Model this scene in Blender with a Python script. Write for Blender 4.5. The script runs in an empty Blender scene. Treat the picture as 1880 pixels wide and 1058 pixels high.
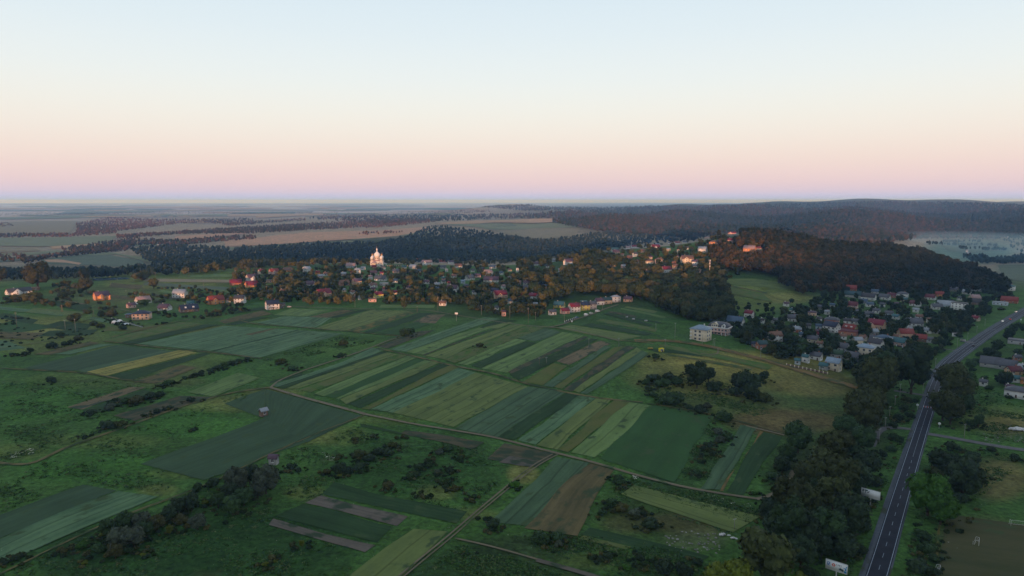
import bpy, math, random
import numpy as np
from mathutils import Vector
R = math.radians
S = bpy.context.scene
COL = S.collection
rng = np.random.default_rng(7)
random.seed(7)

# ------------------------------------------------------------------ camera
CZ = 135.0; FPX = 1253.0; HOR = 369.0
PITCH = math.atan((529 - HOR) / FPX)
cam = bpy.data.cameras.new("camera"); camo = bpy.data.objects.new("camera", cam); COL.objects.link(camo)
cam.sensor_width = 36; cam.lens = 36 * FPX / 1880
cam.clip_start = 1; cam.clip_end = 120000
camo.location = (0, 0, CZ); camo.rotation_euler = (math.pi / 2 - PITCH, 0, 0)
S.camera = camo

# ------------------------------------------------------------------ world and sun
HAZE_D = 6.2e-5
SUN_EL = 2.5; SUN_AZ = 8.0          # sun stands low behind the camera, a little to its left
W = bpy.data.worlds.new("World"); S.world = W; W.use_nodes = True
nt = W.node_tree; nt.nodes.clear()
out = nt.nodes.new("ShaderNodeOutputWorld"); bg = nt.nodes.new("ShaderNodeBackground")
sky = nt.nodes.new("ShaderNodeTexSky"); sky.sky_type = 'NISHITA'; sky.sun_disc = False
sky.sun_elevation = R(SUN_EL); sky.sun_rotation = R(180 + SUN_AZ); sky.dust_density = 2.0
tc = nt.nodes.new("ShaderNodeTexCoord"); sp = nt.nodes.new("ShaderNodeSeparateXYZ")
nt.links.new(tc.outputs['Generated'], sp.inputs[0])
asn = nt.nodes.new("ShaderNodeMath"); asn.operation = 'ARCSINE'; nt.links.new(sp.outputs['Z'], asn.inputs[0])
mr = nt.nodes.new("ShaderNodeMapRange"); mr.inputs['From Min'].default_value = 0; mr.inputs['From Max'].default_value = R(60)
nt.links.new(asn.outputs[0], mr.inputs['Value'])
rp = nt.nodes.new("ShaderNodeValToRGB"); nt.links.new(mr.outputs[0], rp.inputs[0])
def lin(c):
    c = c / 255.0
    return c / 12.92 if c <= 0.04045 else ((c + 0.055) / 1.055) ** 2.4
def L(r, g, b, k=1.0): return (lin(r) * k, lin(g) * k, lin(b) * k, 1)
SKY = [(0.0, (168, 196, 255)), (0.7, (219, 202, 217)), (1.7, (234, 209, 212)), (3.2, (240, 220, 212)), (5.0, (241, 231, 222)),
       (7.0, (240, 238, 230)), (9.5, (234, 240, 239)), (13, (224, 236, 242)), (18, (211, 229, 241)), (28, (186, 199, 210)), (60, (166, 180, 196))]
cr = rp.color_ramp; cr.interpolation = 'B_SPLINE'
while len(cr.elements) < len(SKY): cr.elements.new(0.5)
for e, (el, c) in zip(cr.elements, SKY): e.position = el / 60.0
for e, (el, c) in zip(cr.elements, SKY): e.color = L(*c)
mixn = nt.nodes.new("ShaderNodeMixRGB"); mixn.blend_type = 'ADD'; mixn.inputs[0].default_value = 0.015
nt.links.new(rp.outputs[0], mixn.inputs[1]); nt.links.new(sky.outputs[0], mixn.inputs[2])
nt.links.new(mixn.outputs[0], bg.inputs[0]); bg.inputs[1].default_value = 1.0
nt.links.new(bg.outputs[0], out.inputs[0])
sl = bpy.data.lights.new("sun", 'SUN'); sl.energy = 5.0; sl.angle = R(0.5); sl.color = (1.0, 0.48, 0.27)
so = bpy.data.objects.new("sun", sl); COL.objects.link(so)
so.rotation_euler = (R(90 - SUN_EL), 0, R(-SUN_AZ)); so.location = (0, -50, 400)

S.render.engine = 'CYCLES'
S.view_settings.view_transform = 'Standard'; S.view_settings.look = 'None'
S.view_settings.exposure = 0.0; S.view_settings.gamma = 1.0
S.cycles.max_bounces = 4; S.cycles.volume_bounces = 1; S.cycles.diffuse_bounces = 2; S.cycles.glossy_bounces = 1
S.cycles.transparent_max_bounces = 4; S.cycles.use_adaptive_sampling = True

# ------------------------------------------------------------------ terrain (one fixed function of world x, y)
ZP = [ # photo column, distance ahead, height
 (150,[(0,8),(940,5),(1600,0),(2200,0)]),
 (250,[(0,8),(500,6),(940,4),(1300,2),(1620,0),(1900,0)]),
 (400,[(0,10),(400,10),(700,10),(1000,9),(1250,7),(1450,3),(1720,0),(1900,0)]),
 (550,[(0,10),(400,11),(800,13),(1100,15),(1250,15),(1400,11),(1550,5),(1720,0),(1900,0)]),
 (750,[(0,8),(300,8),(600,11),(900,12),(1100,13),(1250,15),(1400,11),(1550,4),(1750,0),(1950,0)]),
 (950,[(-100,5),(200,6),(500,11),(750,12),(1000,15),(1150,19),(1280,27),(1400,17),(1550,5),(1750,0),(1950,-1)]),
 (1100,[(-100,3),(100,5),(400,11),(690,14),(900,14),(1050,26),(1200,40),(1320,44),(1420,40),(1550,20),(1700,12),(1800,3),(1950,-3)]),
 (1250,[(0,0),(200,3),(450,12),(690,15),(850,12),(1000,18),(1150,42),(1250,52),(1350,62),(1400,68),(1500,50),(1600,44),(1700,36),(1780,8),(1880,-8)]),
 (1400,[(0,-8),(200,-8),(400,5),(600,8),(800,5),(950,5),(1100,30),(1250,45),(1400,66),(1500,40),(1600,35),(1700,10),(1850,-12)]),
 (1700,[(0,-15),(300,-15),(600,-20),(900,-25),(1100,-15),(1300,0),(1500,-5),(1700,-12),(1900,-12)]),
 (2200,[(0,-15),(300,-15),(600,-18),(900,-15),(1100,-10),(1300,-12),(1500,-8),(1700,-12),(1900,-12)]),
 (2600,[(0,-15),(300,-12),(600,-5),(800,5),(1000,5),(1200,-5),(1500,0),(1700,-12),(1900,-10)]),
 (3200,[(0,-10),(300,-5),(600,5),(900,15),(1100,15),(1300,15),(1500,30),(1700,22),(1900,14)]),
 (4200,[(0,-12),(600,0),(900,10),(1200,15),(1400,30),(1600,25),(1900,35)]),
 (5500,[(0,-15),(600,-5),(900,5),(1100,25),(1300,50),(1500,62),(1700,60),(1900,70)]),
 (8500,[(0,-20),(600,-20),(800,-10),(960,92),(1060,10),(1200,60),(1400,98),(1640,150),(1750,120),(1900,110)]),
 (12000,[(0,-20),(450,-20),(900,-20),(1200,10),(1500,70),(1900,90)]),
 (20000,[(0,-20),(600,-20),(1200,-20),(1900,-20)]),
 (45000,[(0,-20),(900,-20),(1900,-20)]),
]
def emb(x, y):
    d = np.maximum(np.hypot(x, y), 60.0)
    return np.stack([8 * x / d, 8 * y / d, np.log(d) / 0.16], -1)
_P = []; _Z = []
for yy, row in ZP:
    for px, z in row:
        _P.append(((px - 940) / FPX * yy, yy)); _Z.append(z)
for az in (75, 110, 150, 180, 210, 250, 285):
    for d, z in ((150, 4), (600, 6), (1500, 5), (5000, 0), (20000, -20)):
        _P.append((d * math.sin(R(az)), d * math.cos(R(az)))); _Z.append(z)
_P = np.array(_P); _Z = np.array(_Z, float)
_E = emb(_P[:, 0], _P[:, 1])
_mq = lambda D2: np.sqrt(D2 + 0.36)
_A = _mq(((_E[:, None] - _E[None]) ** 2).sum(-1)) + np.eye(len(_E)) * -0.02
_C = np.linalg.solve(_A, _Z)
def H(x, y):
    x = np.asarray(x, float); y = np.asarray(y, float)
    sh = x.shape; x = x.ravel(); y = y.ravel(); o = np.empty(len(x))
    for i in range(0, len(x), 40000):
        e = emb(x[i:i + 40000], y[i:i + 40000])
        D2 = (e ** 2).sum(-1)[:, None] + (_E ** 2).sum(-1)[None] - 2 * e @ _E.T
        o[i:i + 40000] = _mq(np.maximum(D2, 0)) @ _C
    d = np.hypot(x, y)
    # roll of the far woods, gentle
    w = np.clip((d - 1900) / 1500, 0, 1) * np.clip((x / np.maximum(y, 1) + 0.05) / 0.12, 0, 1) * (y > 0) * np.clip((14000 - d) / 3000, 0, 1)
    w = w * (1 + .9 * np.clip((7500 - d) / 2500, 0, 1))
    o += w * (15 * np.sin(x / 300.0 + y / 430.0 + 1.7 * np.sin(y / 610.0)) + 10 * np.sin(x / 170.0 - y / 330.0 + 2.0))
    # long ridge behind the viewpoint that keeps the near ground out of the sun
    t = np.clip((x + 380) / 420.0, 0, 1); t = t * t * (3 - 2 * t)
    hr = 109 + 41 * t + 2.5 * np.sin(x / 130.0) + 2 * np.sin(x / 57.0 + 1)
    o += (hr - o) * np.exp(-((y + 1500) / 260.0) ** 2) * np.clip((4500 - np.abs(x)) / 1200, 0, 1)
    return o.reshape(sh)

def ray(u, v):
    """photo pixel (1880 wide) -> first point on the terrain"""
    u = np.atleast_1d(np.asarray(u, float)); v = np.atleast_1d(np.asarray(v, float))
    cx = (u - 940) / FPX; cy = -(v - 529) / FPX
    dx = cx; dy = math.cos(PITCH) + cy * math.sin(PITCH); dz = -math.sin(PITCH) + cy * math.cos(PITCH)
    ts = 100 * 1.02 ** np.arange(0, 312)
    if len(u) > 300: ts = 450 * 1.035 ** np.arange(0, 136) if v.max() < 600 else 100 * 1.03 ** np.arange(0, 208)
    lo = np.full(u.shape, 90.0); hi = np.full(u.shape, 45000.0); found = np.zeros(u.shape, bool)
    X = dx[:, None] * ts; Y = dy[:, None] * ts; Z = CZ + dz[:, None] * ts
    g = (Z - H(X, Y)) < 0
    k = np.argmax(g, 1); any_ = g.any(1)
    hi = np.where(any_, ts[k], 45000.0); lo = np.where(any_, ts[np.maximum(k - 1, 0)] - (k == 0) * 5, hi)
    for _ in range(14):
        m = (lo + hi) / 2; b = (CZ + dz * m - H(dx * m, dy * m)) < 0
        hi = np.where(b, m, hi); lo = np.where(b, lo, m)
    return dx * hi, dy * hi
def proj(x, y, z):
    zz = z - CZ
    f = y * math.cos(PITCH) - zz * math.sin(PITCH); w = y * math.sin(PITCH) + zz * math.cos(PITCH)
    return 940 + FPX * x / f, 529 - FPX * w / f
def P(u, v):
    x, y = ray([u], [v]); return float(x[0]), float(y[0])
def Hz(x, y): return float(H(np.array([x]), np.array([y]))[0])

# ------------------------------------------------------------------ object helpers
def tag(o, label=None, cat=None, group=None, kind=None):
    if label: o['label'] = label
    if cat: o['category'] = cat
    if group: o['group'] = group
    if kind: o['kind'] = kind
    return o
def mesh_np(name, v, loops, starts, totals, mats, midx=None, smooth=False):
    me = bpy.data.meshes.new(name)
    me.vertices.add(len(v)); me.vertices.foreach_set('co', np.asarray(v, np.float32).ravel())
    me.loops.add(len(loops)); me.loops.foreach_set('vertex_index', np.asarray(loops, np.int32))
    me.polygons.add(len(starts)); me.polygons.foreach_set('loop_start', np.asarray(starts, np.int32))
    me.polygons.foreach_set('loop_total', np.asarray(totals, np.int32))
    for m in mats: me.materials.append(m)
    if midx is not None: me.polygons.foreach_set('material_index', np.asarray(midx, np.int32))
    me.update(calc_edges=True); me.validate()
    if smooth: me.polygons.foreach_set('use_smooth', np.ones(len(me.polygons), bool))
    return me
def mesh_faces(name, v, f, mats, midx=None, smooth=False):
    f = np.asarray(f); n = f.shape[1]
    return mesh_np(name, v, f.ravel(), np.arange(len(f)) * n, np.full(len(f), n), mats, midx, smooth)
def link(name, me, parent=None, loc=None, rot=None):
    o = bpy.data.objects.new(name, me); COL.objects.link(o)
    if parent: o.parent = parent
    if loc is not None: o.location = loc
    if rot is not None: o.rotation_euler = rot
    return o
def empty(name, loc, rz=0, label=None, cat=None, group=None):
    o = bpy.data.objects.new(name, None); COL.objects.link(o); o.location = loc; o.rotation_euler = (0, 0, rz)
    o.empty_display_size = 0.5
    return tag(o, label, cat, group)

class MB:
    """collects simple solids into one mesh"""
    def __init__(s): s.v = []; s.f = []; s.m = []
    def add(s, vs, fs, m=0):
        b = len(s.v); s.v += [tuple(p) for p in vs]
        for f in fs: s.f.append([b + i for i in f]); s.m.append(m)
        return s
    def box(s, x0, x1, y0, y1, z0, z1, m=0):
        return s.add([(x0,y0,z0),(x1,y0,z0),(x1,y1,z0),(x0,y1,z0),(x0,y0,z1),(x1,y0,z1),(x1,y1,z1),(x0,y1,z1)],
                     [(0,3,2,1),(4,5,6,7),(0,1,5,4),(1,2,6,5),(2,3,7,6),(3,0,4,7)], m)
    def prism(s, poly, axis, a, b, m=0):
        """poly: list of 2D points extruded from a to b along axis 'x','y' or 'z'"""
        n = len(poly)
        def p3(p, t): return (t, p[0], p[1]) if axis == 'x' else (p[0], t, p[1]) if axis == 'y' else (p[0], p[1], t)
        vs = [p3(p, a) for p in poly] + [p3(p, b) for p in poly]
        fs = [tuple(range(n)), tuple(range(2 * n - 1, n - 1, -1))] + [(i, (i + 1) % n + 0, (i + 1) % n + n, i + n) for i in range(n)]
        return s.add(vs, fs, m)
    def lathe(s, prof, cx=0, cy=0, n=16, m=0, a0=0, a1=2 * math.pi):
        full = abs(a1 - a0 - 2 * math.pi) < 1e-6; k = n if full else n + 1
        vs = [(cx + r * math.cos(a0 + (a1 - a0) * i / n), cy + r * math.sin(a0 + (a1 - a0) * i / n), z) for r, z in prof for i in range(k)]
        fs = []
        for j in range(len(prof) - 1):
            for i in range(n):
                i2 = (i + 1) % k
                fs.append((j * k + i, j * k + i2, (j + 1) * k + i2, (j + 1) * k + i))
        return s.add(vs, fs, m)
    def tube(s, p, q, r0, r1=None, n=6, m=0):
        r1 = r0 if r1 is None else r1
        p = Vector(p); q = Vector(q); d = (q - p).normalized(); a = d.orthogonal().normalized(); b = d.cross(a)
        vs = [p + (a * math.cos(2 * math.pi * i / n) + b * math.sin(2 * math.pi * i / n)) * r0 for i in range(n)] + \
             [q + (a * math.cos(2 * math.pi * i / n) + b * math.sin(2 * math.pi * i / n)) * r1 for i in range(n)]
        fs = [(i, (i + 1) % n, (i + 1) % n + n, i + n) for i in range(n)] + [tuple(range(n - 1, -1, -1)), tuple(range(n, 2 * n))]
        return s.add(vs, fs, m)
    def mesh(s, name, mats):
        loops = [i for f in s.f for i in f]; tot = [len(f) for f in s.f]; st = np.concatenate([[0], np.cumsum(tot)[:-1]])
        return mesh_np(name, np.array(s.v), loops, st, tot, mats, s.m)
    def build(s, name, mats, parent=None, loc=None, rot=None):
        if not isinstance(mats, (list, tuple)): mats = [mats]
        return link(name, s.mesh(name, mats), parent, loc, rot)

# ------------------------------------------------------------------ materials
MATS = {}
def newmat(name):
    m = bpy.data.materials.new(name); m.use_nodes = True
    b = m.node_tree.nodes['Principled BSDF']; b.inputs['Roughness'].default_value = 0.9
    b.inputs['Specular IOR Level'].default_value = 0.08
    return m, m.node_tree, b
def rgb(c): return (c[0], c[1], c[2], 1)
def noise_mat(name, c1, c2, scale=0.5, detail=4, rough=0.9, spec=0.08, c3=None, bump=0.0, big=0.0, coord='Object'):
    """base colour wanders between c1 and c2 with a procedural noise"""
    if name in MATS: return MATS[name]
    m, t, b = newmat(name); N = t.nodes; K = t.links
    tc = N.new('ShaderNodeTexCoord'); n1 = N.new('ShaderNodeTexNoise'); n1.inputs['Scale'].default_value = scale; n1.inputs['Detail'].default_value = detail
    K.new(tc.outputs[coord], n1.inputs['Vector'])
    r = N.new('ShaderNodeValToRGB'); K.new(n1.outputs['Fac'], r.inputs[0])
    r.color_ramp.elements[0].position = 0.35; r.color_ramp.elements[1].position = 0.65
    r.color_ramp.elements[0].color = rgb(c1); r.color_ramp.elements[1].color = rgb(c2)
    K.new(r.outputs[0], b.inputs['Base Color'])
    b.inputs['Roughness'].default_value = rough; b.inputs['Specular IOR Level'].default_value = spec
    if bump:
        bp = N.new('ShaderNodeBump'); bp.inputs['Strength'].default_value = bump; K.new(n1.outputs['Fac'], bp.inputs['Height']); K.new(bp.outputs[0], b.inputs['Normal'])
    MATS[name] = m; return m
def shade(c, k): return tuple(x * k for x in c)

def field_mat(name, c1, c2, row=4.0, contrast=0.6, weed=(0.045, 0.075, 0.032), weedamt=0.12, tram=0.0, gain=1.18):
    """crop in rows: u runs along the rows in metres, v across them"""
    if name in MATS: return MATS[name]
    c1 = shade(c1, gain * .84); c2 = shade(c2, gain * 1.12); c1 = (c1[0], c1[1], c1[2] * .84); c2 = (c2[0], c2[1], c2[2] * .84)
    m, t, b = newmat(name); N = t.nodes; K = t.links
    uv = N.new('ShaderNodeUVMap'); oi = N.new('ShaderNodeObjectInfo')
    def nz(sx, sy, det, off=0.0):
        mp = N.new('ShaderNodeMapping'); mp.inputs['Scale'].default_value = (sx, sy, 1); mp.inputs['Location'].default_value = (off, off, 0)
        n = N.new('ShaderNodeTexNoise'); n.inputs['Scale'].default_value = 1; n.inputs['Detail'].default_value = det
        ad = N.new('ShaderNodeVectorMath'); ad.operation = 'ADD'; sc = N.new('ShaderNodeVectorMath'); sc.operation = 'SCALE'
        cb = N.new('ShaderNodeCombineXYZ'); K.new(oi.outputs['Random'], cb.inputs[0]); K.new(oi.outputs['Random'], cb.inputs[2]); K.new(cb.outputs[0], sc.inputs[0]); sc.inputs['Scale'].default_value = 300
        K.new(uv.outputs[0], ad.inputs[0]); K.new(sc.outputs[0], ad.inputs[1]); K.new(ad.outputs[0], mp.inputs[0]); K.new(mp.outputs[0], n.inputs['Vector']); return n.outputs['Fac']
    a = nz(0.012, 1.0 / row, 3); g = nz(0.05, 0.09, 4, 31.0); f = nz(0.5, 0.9, 3, 77.0)
    m1 = N.new('ShaderNodeMath'); m1.operation = 'MULTIPLY_ADD'; K.new(a, m1.inputs[0]); m1.inputs[1].default_value = 0.50
    m2 = N.new('ShaderNodeMath'); m2.operation = 'MULTIPLY'; K.new(g, m2.inputs[0]); m2.inputs[1].default_value = 0.34; K.new(m2.outputs[0], m1.inputs[2])
    m3 = N.new('ShaderNodeMath'); m3.operation = 'MULTIPLY_ADD'; K.new(f, m3.inputs[0]); m3.inputs[1].default_value = 0.17; K.new(m1.outputs[0], m3.inputs[2])
    r = N.new('ShaderNodeValToRGB'); K.new(m3.outputs[0], r.inputs[0])
    w = 0.18 * (1.1 - contrast)
    r.color_ramp.elements[0].position = 0.42 - w; r.color_ramp.elements[1].position = 0.56 + w
    r.color_ramp.elements[0].color = rgb(c1); r.color_ramp.elements[1].color = rgb(c2)
    col = r.outputs[0]
    if tram:      # wheel tracks of the tractor
        sx_ = N.new('ShaderNodeSeparateXYZ'); K.new(uv.outputs[0], sx_.inputs[0]); wb = N.new('ShaderNodeMath'); wb.operation = 'MULTIPLY_ADD'; K.new(g, wb.inputs[0]); wb.inputs[1].default_value = 1.5; K.new(sx_.outputs[1], wb.inputs[2])
        md = N.new('ShaderNodeMath'); md.operation = 'PINGPONG'; K.new(wb.outputs[0], md.inputs[0]); md.inputs[1].default_value = tram / 2
        mp_ = N.new('ShaderNodeMapRange'); K.new(md.outputs[0], mp_.inputs['Value']); mp_.inputs['From Min'].default_value = .15; mp_.inputs['From Max'].default_value = .75; mp_.inputs['To Min'].default_value = .62; mp_.inputs['To Max'].default_value = 1.0
        vt = N.new('ShaderNodeVectorMath'); vt.operation = 'SCALE'; K.new(col, vt.inputs[0]); K.new(mp_.outputs[0], vt.inputs['Scale']); col = vt.outputs[0]
    if weed:
        mx = N.new('ShaderNodeMixRGB'); mx.inputs[2].default_value = rgb(weed)
        wn = nz(0.10, 0.16, 6, 13.0); wr = N.new('ShaderNodeMapRange'); wr.inputs['From Min'].default_value = 0.62 - 0.22 * weedamt; wr.inputs['From Max'].default_value = 0.70 - 0.15 * weedamt
        K.new(wn, wr.inputs['Value']); K.new(wr.outputs[0], mx.inputs[0]); K.new(col, mx.inputs[1]); col = mx.outputs[0]
    K.new(col, b.inputs['Base Color'])
    bp = N.new('ShaderNodeBump'); bp.inputs['Strength'].default_value = 0.35; bp.inputs['Distance'].default_value = 0.4; K.new(m3.outputs[0], bp.inputs['Height']); K.new(bp.outputs[0], b.inputs['Normal'])
    MATS[name] = m; return m
# ------------------------------------------------------------------ ground: one polar sheet to the horizon
def blobs(u, v, lst, base):
    c = np.tile(np.array(base, float), (len(u), 1))
    for (bu, bv, ru, rv, col, w) in lst:
        q = ((u - bu) / ru) ** 2 + ((v - bv) / rv) ** 2
        k = (w * np.clip(1.6 - 1.2 * q, 0, 1))[:, None]
        c = c * (1 - k) + np.array(col) * k
    return c
MEAD = (0.034, 0.070, 0.026); MEAD2 = (0.042, 0.088, 0.026); DRY = (0.105, 0.098, 0.048); TAN = (0.17, 0.125, 0.07); DKG = (0.022, 0.045, 0.024)
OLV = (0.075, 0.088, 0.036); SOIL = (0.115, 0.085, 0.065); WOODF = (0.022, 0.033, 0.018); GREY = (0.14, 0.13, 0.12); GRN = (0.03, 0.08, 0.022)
COVER = [
 (60, 620, 150, 30, DRY, .55), (90, 600, 90, 18, TAN, .35), (300, 660, 130, 20, OLV, .5), (330, 680, 60, 10, SOIL, .35), (130, 700, 90, 18, OLV, .4),
 (60, 740, 140, 40, GRN, .5), (350, 780, 120, 25, GRN, .6), (430, 735, 60, 10, DRY, .5), (180, 860, 160, 30, GRN, .6), (290, 900, 40, 12, DRY, .5), (320, 870, 60, 10, OLV, .5),
 (250, 1020, 220, 70, (0.017, 0.040, 0.019), .9), (480, 1000, 200, 70, (0.017, 0.042, 0.018), .9), (760, 850, 170, 70, (0.021, 0.050, 0.021), .8), (880, 1050, 200, 50, (0.018, 0.036, 0.019), .8), (1230, 950, 140, 60, (0.028, 0.038, 0.022), .6), (620, 800, 60, 20, OLV, .6), (800, 905, 40, 15, DRY, .5),  # darker greens here put the dimming towards the view's lower edge into colour
 (860, 945, 60, 12, DRY, .4), (560, 905, 40, 14, DRY, .45), (1000, 1040, 120, 30, (0.02, 0.036, 0.018), .8), (980, 1000, 120, 20, (0.022, 0.034, 0.02), .8), (1100, 1000, 60, 12, OLV, .4), (1160, 960, 60, 20, (0.06, 0.045, 0.03), .5),
 (1270, 960, 90, 22, (0.06, 0.045, 0.03), .6), (1280, 990, 60, 20, (0.09, 0.085, 0.07), .35), (1230, 880, 60, 20, DKG, .7), (1300, 830, 40, 50, DKG, .6), (1350, 740, 120, 30, (0.055, 0.05, 0.03), .6), (1450, 775, 110, 25, (0.085, 0.055, 0.04), .7),
 (1300, 690, 130, 26, OLV, .7), (1420, 690, 120, 30, (0.06, 0.07, 0.032), .7), (1220, 660, 60, 16, DRY, .5), (1180, 690, 40, 20, DRY, .35), (1520, 740, 60, 30, (0.04, 0.05, 0.026), .7),
 (1380, 545, 90, 28, OLV, .8), (1420, 530, 60, 16, (0.1, 0.11, 0.045), .7), (1450, 548, 60, 10, TAN, .4), (1150, 590, 90, 18, DKG, .6), (1230, 600, 60, 14, MEAD, .6), 
 (1060, 560, 70, 10, GRN, .5), (1690, 590, 80, 14, MEAD, .6), (1660, 660, 60, 20, (0.035, 0.045, 0.026), .6), (1830, 770, 90, 26, OLV, .7), (1850, 780, 50, 20, (0.12, 0.085, 0.05), .7), (1835, 880, 60, 40, (0.085, 0.066, 0.04), .85), (1800, 1010, 90, 60, (0.052, 0.046, 0.032), .9),
 (1380, 668, 200, 24, (0.155, 0.118, 0.052), .8), (1300, 705, 130, 26, (0.11, 0.092, 0.042), .7), (1500, 705, 90, 24, (0.12, 0.085, 0.045), .7), (1210, 680, 40, 22, DRY, .5), (1440, 775, 110, 22, (0.085, 0.058, 0.04), .7),
 (40, 600, 120, 22, (0.13, 0.12, 0.06), .7), (150, 590, 110, 14, OLV, .6), (330, 605, 120, 10, (0.10, 0.08, 0.05), .5), (60, 560, 80, 10, OLV, .5), (240, 560, 120, 14, (0.07, 0.075, 0.04), .5), (120, 640, 120, 10, OLV, .6), (500, 720, 60, 8, DRY, .6), (420, 745, 90, 12, DRY, .5), (180, 810, 120, 14, OLV, .5), (640, 640, 70, 14, (0.05, 0.085, 0.03), .6), (560, 800, 60, 16, (0.10, 0.10, 0.045), .7), (700, 770, 80, 10, OLV, .5), (960, 870, 30, 20, TAN, .5), (1100, 1030, 80, 16, OLV, .4), (30, 830, 60, 16, OLV, .6), (300, 700, 80, 12, (0.075, 0.07, 0.04), .5), (520, 590, 60, 6, OLV, .4),
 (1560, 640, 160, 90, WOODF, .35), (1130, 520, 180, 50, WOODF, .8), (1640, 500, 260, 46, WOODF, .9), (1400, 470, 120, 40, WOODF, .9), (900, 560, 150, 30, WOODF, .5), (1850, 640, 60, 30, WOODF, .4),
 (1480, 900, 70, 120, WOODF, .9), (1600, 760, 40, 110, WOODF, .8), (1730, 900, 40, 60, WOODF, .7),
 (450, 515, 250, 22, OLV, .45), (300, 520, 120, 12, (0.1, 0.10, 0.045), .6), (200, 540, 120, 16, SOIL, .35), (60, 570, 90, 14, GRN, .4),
]
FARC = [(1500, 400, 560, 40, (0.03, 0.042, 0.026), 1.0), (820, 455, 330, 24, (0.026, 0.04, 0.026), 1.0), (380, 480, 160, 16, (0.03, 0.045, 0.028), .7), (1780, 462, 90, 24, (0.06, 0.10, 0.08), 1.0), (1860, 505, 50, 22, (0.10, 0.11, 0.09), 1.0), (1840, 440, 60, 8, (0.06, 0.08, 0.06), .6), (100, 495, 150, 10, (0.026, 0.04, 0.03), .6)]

ds = [2.0]
while ds[-1] < 60: ds.append(ds[-1] * 1.35)
while ds[-1] < 60000: ds.append(ds[-1] * (1.0135 if ds[-1] < 3000 else 1.02))
ds = np.array(ds)
az = np.concatenate([np.arange(-46, 46.01, 0.27), np.arange(49, 314, 3.0)])
AZ, DS = np.meshgrid(np.radians(az), ds, indexing='ij')
GX = DS * np.sin(AZ); GY = DS * np.cos(AZ); GZ = H(GX, GY)
na, nd = AZ.shape
idx = np.arange(na * nd).reshape(na, nd)
i2 = np.roll(idx, -1, 0)
fq = np.stack([idx[:, :-1], idx[:, 1:], i2[:, 1:], i2[:, :-1]], -1).reshape(-1, 4)[:, ::-1]
V = np.stack([GX, GY, GZ], -1).reshape(-1, 3)
cz = len(V); V = np.vstack([V, [[0, 0, float(GZ[0, 0])]]])
def ground_mat():
    m, t, b = newmat('ground_cover'); N = t.nodes; K = t.links
    at = N.new('ShaderNodeAttribute'); at.attribute_name = 'cover'
    tc = N.new('ShaderNodeTexCoord')
    def nz(s, det, dist=0.0):
        n = N.new('ShaderNodeTexNoise'); n.inputs['Scale'].default_value = s; n.inputs['Detail'].default_value = det; n.inputs['Distortion'].default_value = dist; n.inputs['Roughness'].default_value = 0.62
        K.new(tc.outputs['Object'], n.inputs['Vector']); return n.outputs['Fac']
    def mrange(x, a, b_, c, d):
        r = N.new('ShaderNodeMapRange'); r.inputs['From Min'].default_value = a; r.inputs['From Max'].default_value = b_; r.inputs['To Min'].default_value = c; r.inputs['To Max'].default_value = d
        K.new(x, r.inputs['Value']); return r.outputs[0]
    k1 = mrange(nz(0.42, 7, 0.5), .32, .68, .62, 1.75); k2 = mrange(nz(0.035, 5, 0.6), .35, .65, .8, 1.45)
    mm = N.new('ShaderNodeMath'); mm.operation = 'MULTIPLY'; K.new(k1, mm.inputs[0]); K.new(k2, mm.inputs[1])
    vs = N.new('ShaderNodeVectorMath'); vs.operation = 'SCALE'; K.new(at.outputs['Color'], vs.inputs[0]); K.new(mm.outputs[0], vs.inputs['Scale'])
    mx = N.new('ShaderNodeMixRGB'); mx.inputs[2].default_value = (0.10, 0.088, 0.045, 1)      # dry patches
    K.new(mrange(nz(0.018, 8, 1.0), .60, .74, 0, .5), mx.inputs[0]); K.new(vs.outputs[0], mx.inputs[1])
    mx2 = N.new('ShaderNodeMixRGB'); mx2.inputs[2].default_value = (0.36, 0.37, 0.30, 1)      # white umbels and pale stalks
    K.new(mrange(nz(0.9, 2), .735, .76, 0, .8), mx2.inputs[0]); K.new(mx.outputs[0], mx2.inputs[1])
    K.new(mx2.outputs[0], b.inputs['Base Color'])
    bp = N.new('ShaderNodeBump'); bp.inputs['Strength'].default_value = 0.6; bp.inputs['Distance'].default_value = 0.8; K.new(mm.outputs[0], bp.inputs['Height']); K.new(bp.outputs[0], b.inputs['Normal'])
    return m
gm = mesh_faces('ground', V, fq, [ground_mat()], smooth=True)
fl = gm.attributes.new('cover', 'FLOAT_COLOR', 'POINT')
fu, fv = proj(V[:, 0], V[:, 1], V[:, 2]); front = V[:, 1] > 60
fu = np.where(front, fu, -9999); fv = np.where(front, fv, 2000)
dd = np.hypot(V[:, 0], V[:, 1])
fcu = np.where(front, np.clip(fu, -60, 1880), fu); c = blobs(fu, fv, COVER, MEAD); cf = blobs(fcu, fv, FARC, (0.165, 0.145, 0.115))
c = c * np.array([1.02, 1.16, .72]); cf = cf * np.array([1.2, 1.15, 1.05]); wf_ = (np.clip((dd - 5000) / 6000, 0, 1) * np.clip((1050 - fcu) / 300, 0, 1))[:, None]; cf = cf * (1 - wf_) + np.array([.32, .28, .26]) * wf_; cf = np.where(front[:, None], cf, np.array([.05, .07, .04]))  # far left plain paled and warmed: low sunlight put into the cover colour
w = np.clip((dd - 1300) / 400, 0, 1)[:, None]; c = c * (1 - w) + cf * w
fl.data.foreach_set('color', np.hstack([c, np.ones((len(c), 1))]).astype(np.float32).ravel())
ground = tag(link('ground', gm), 'green valley land with meadows, rough grass and woodland floor', None, None, 'structure')

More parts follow.
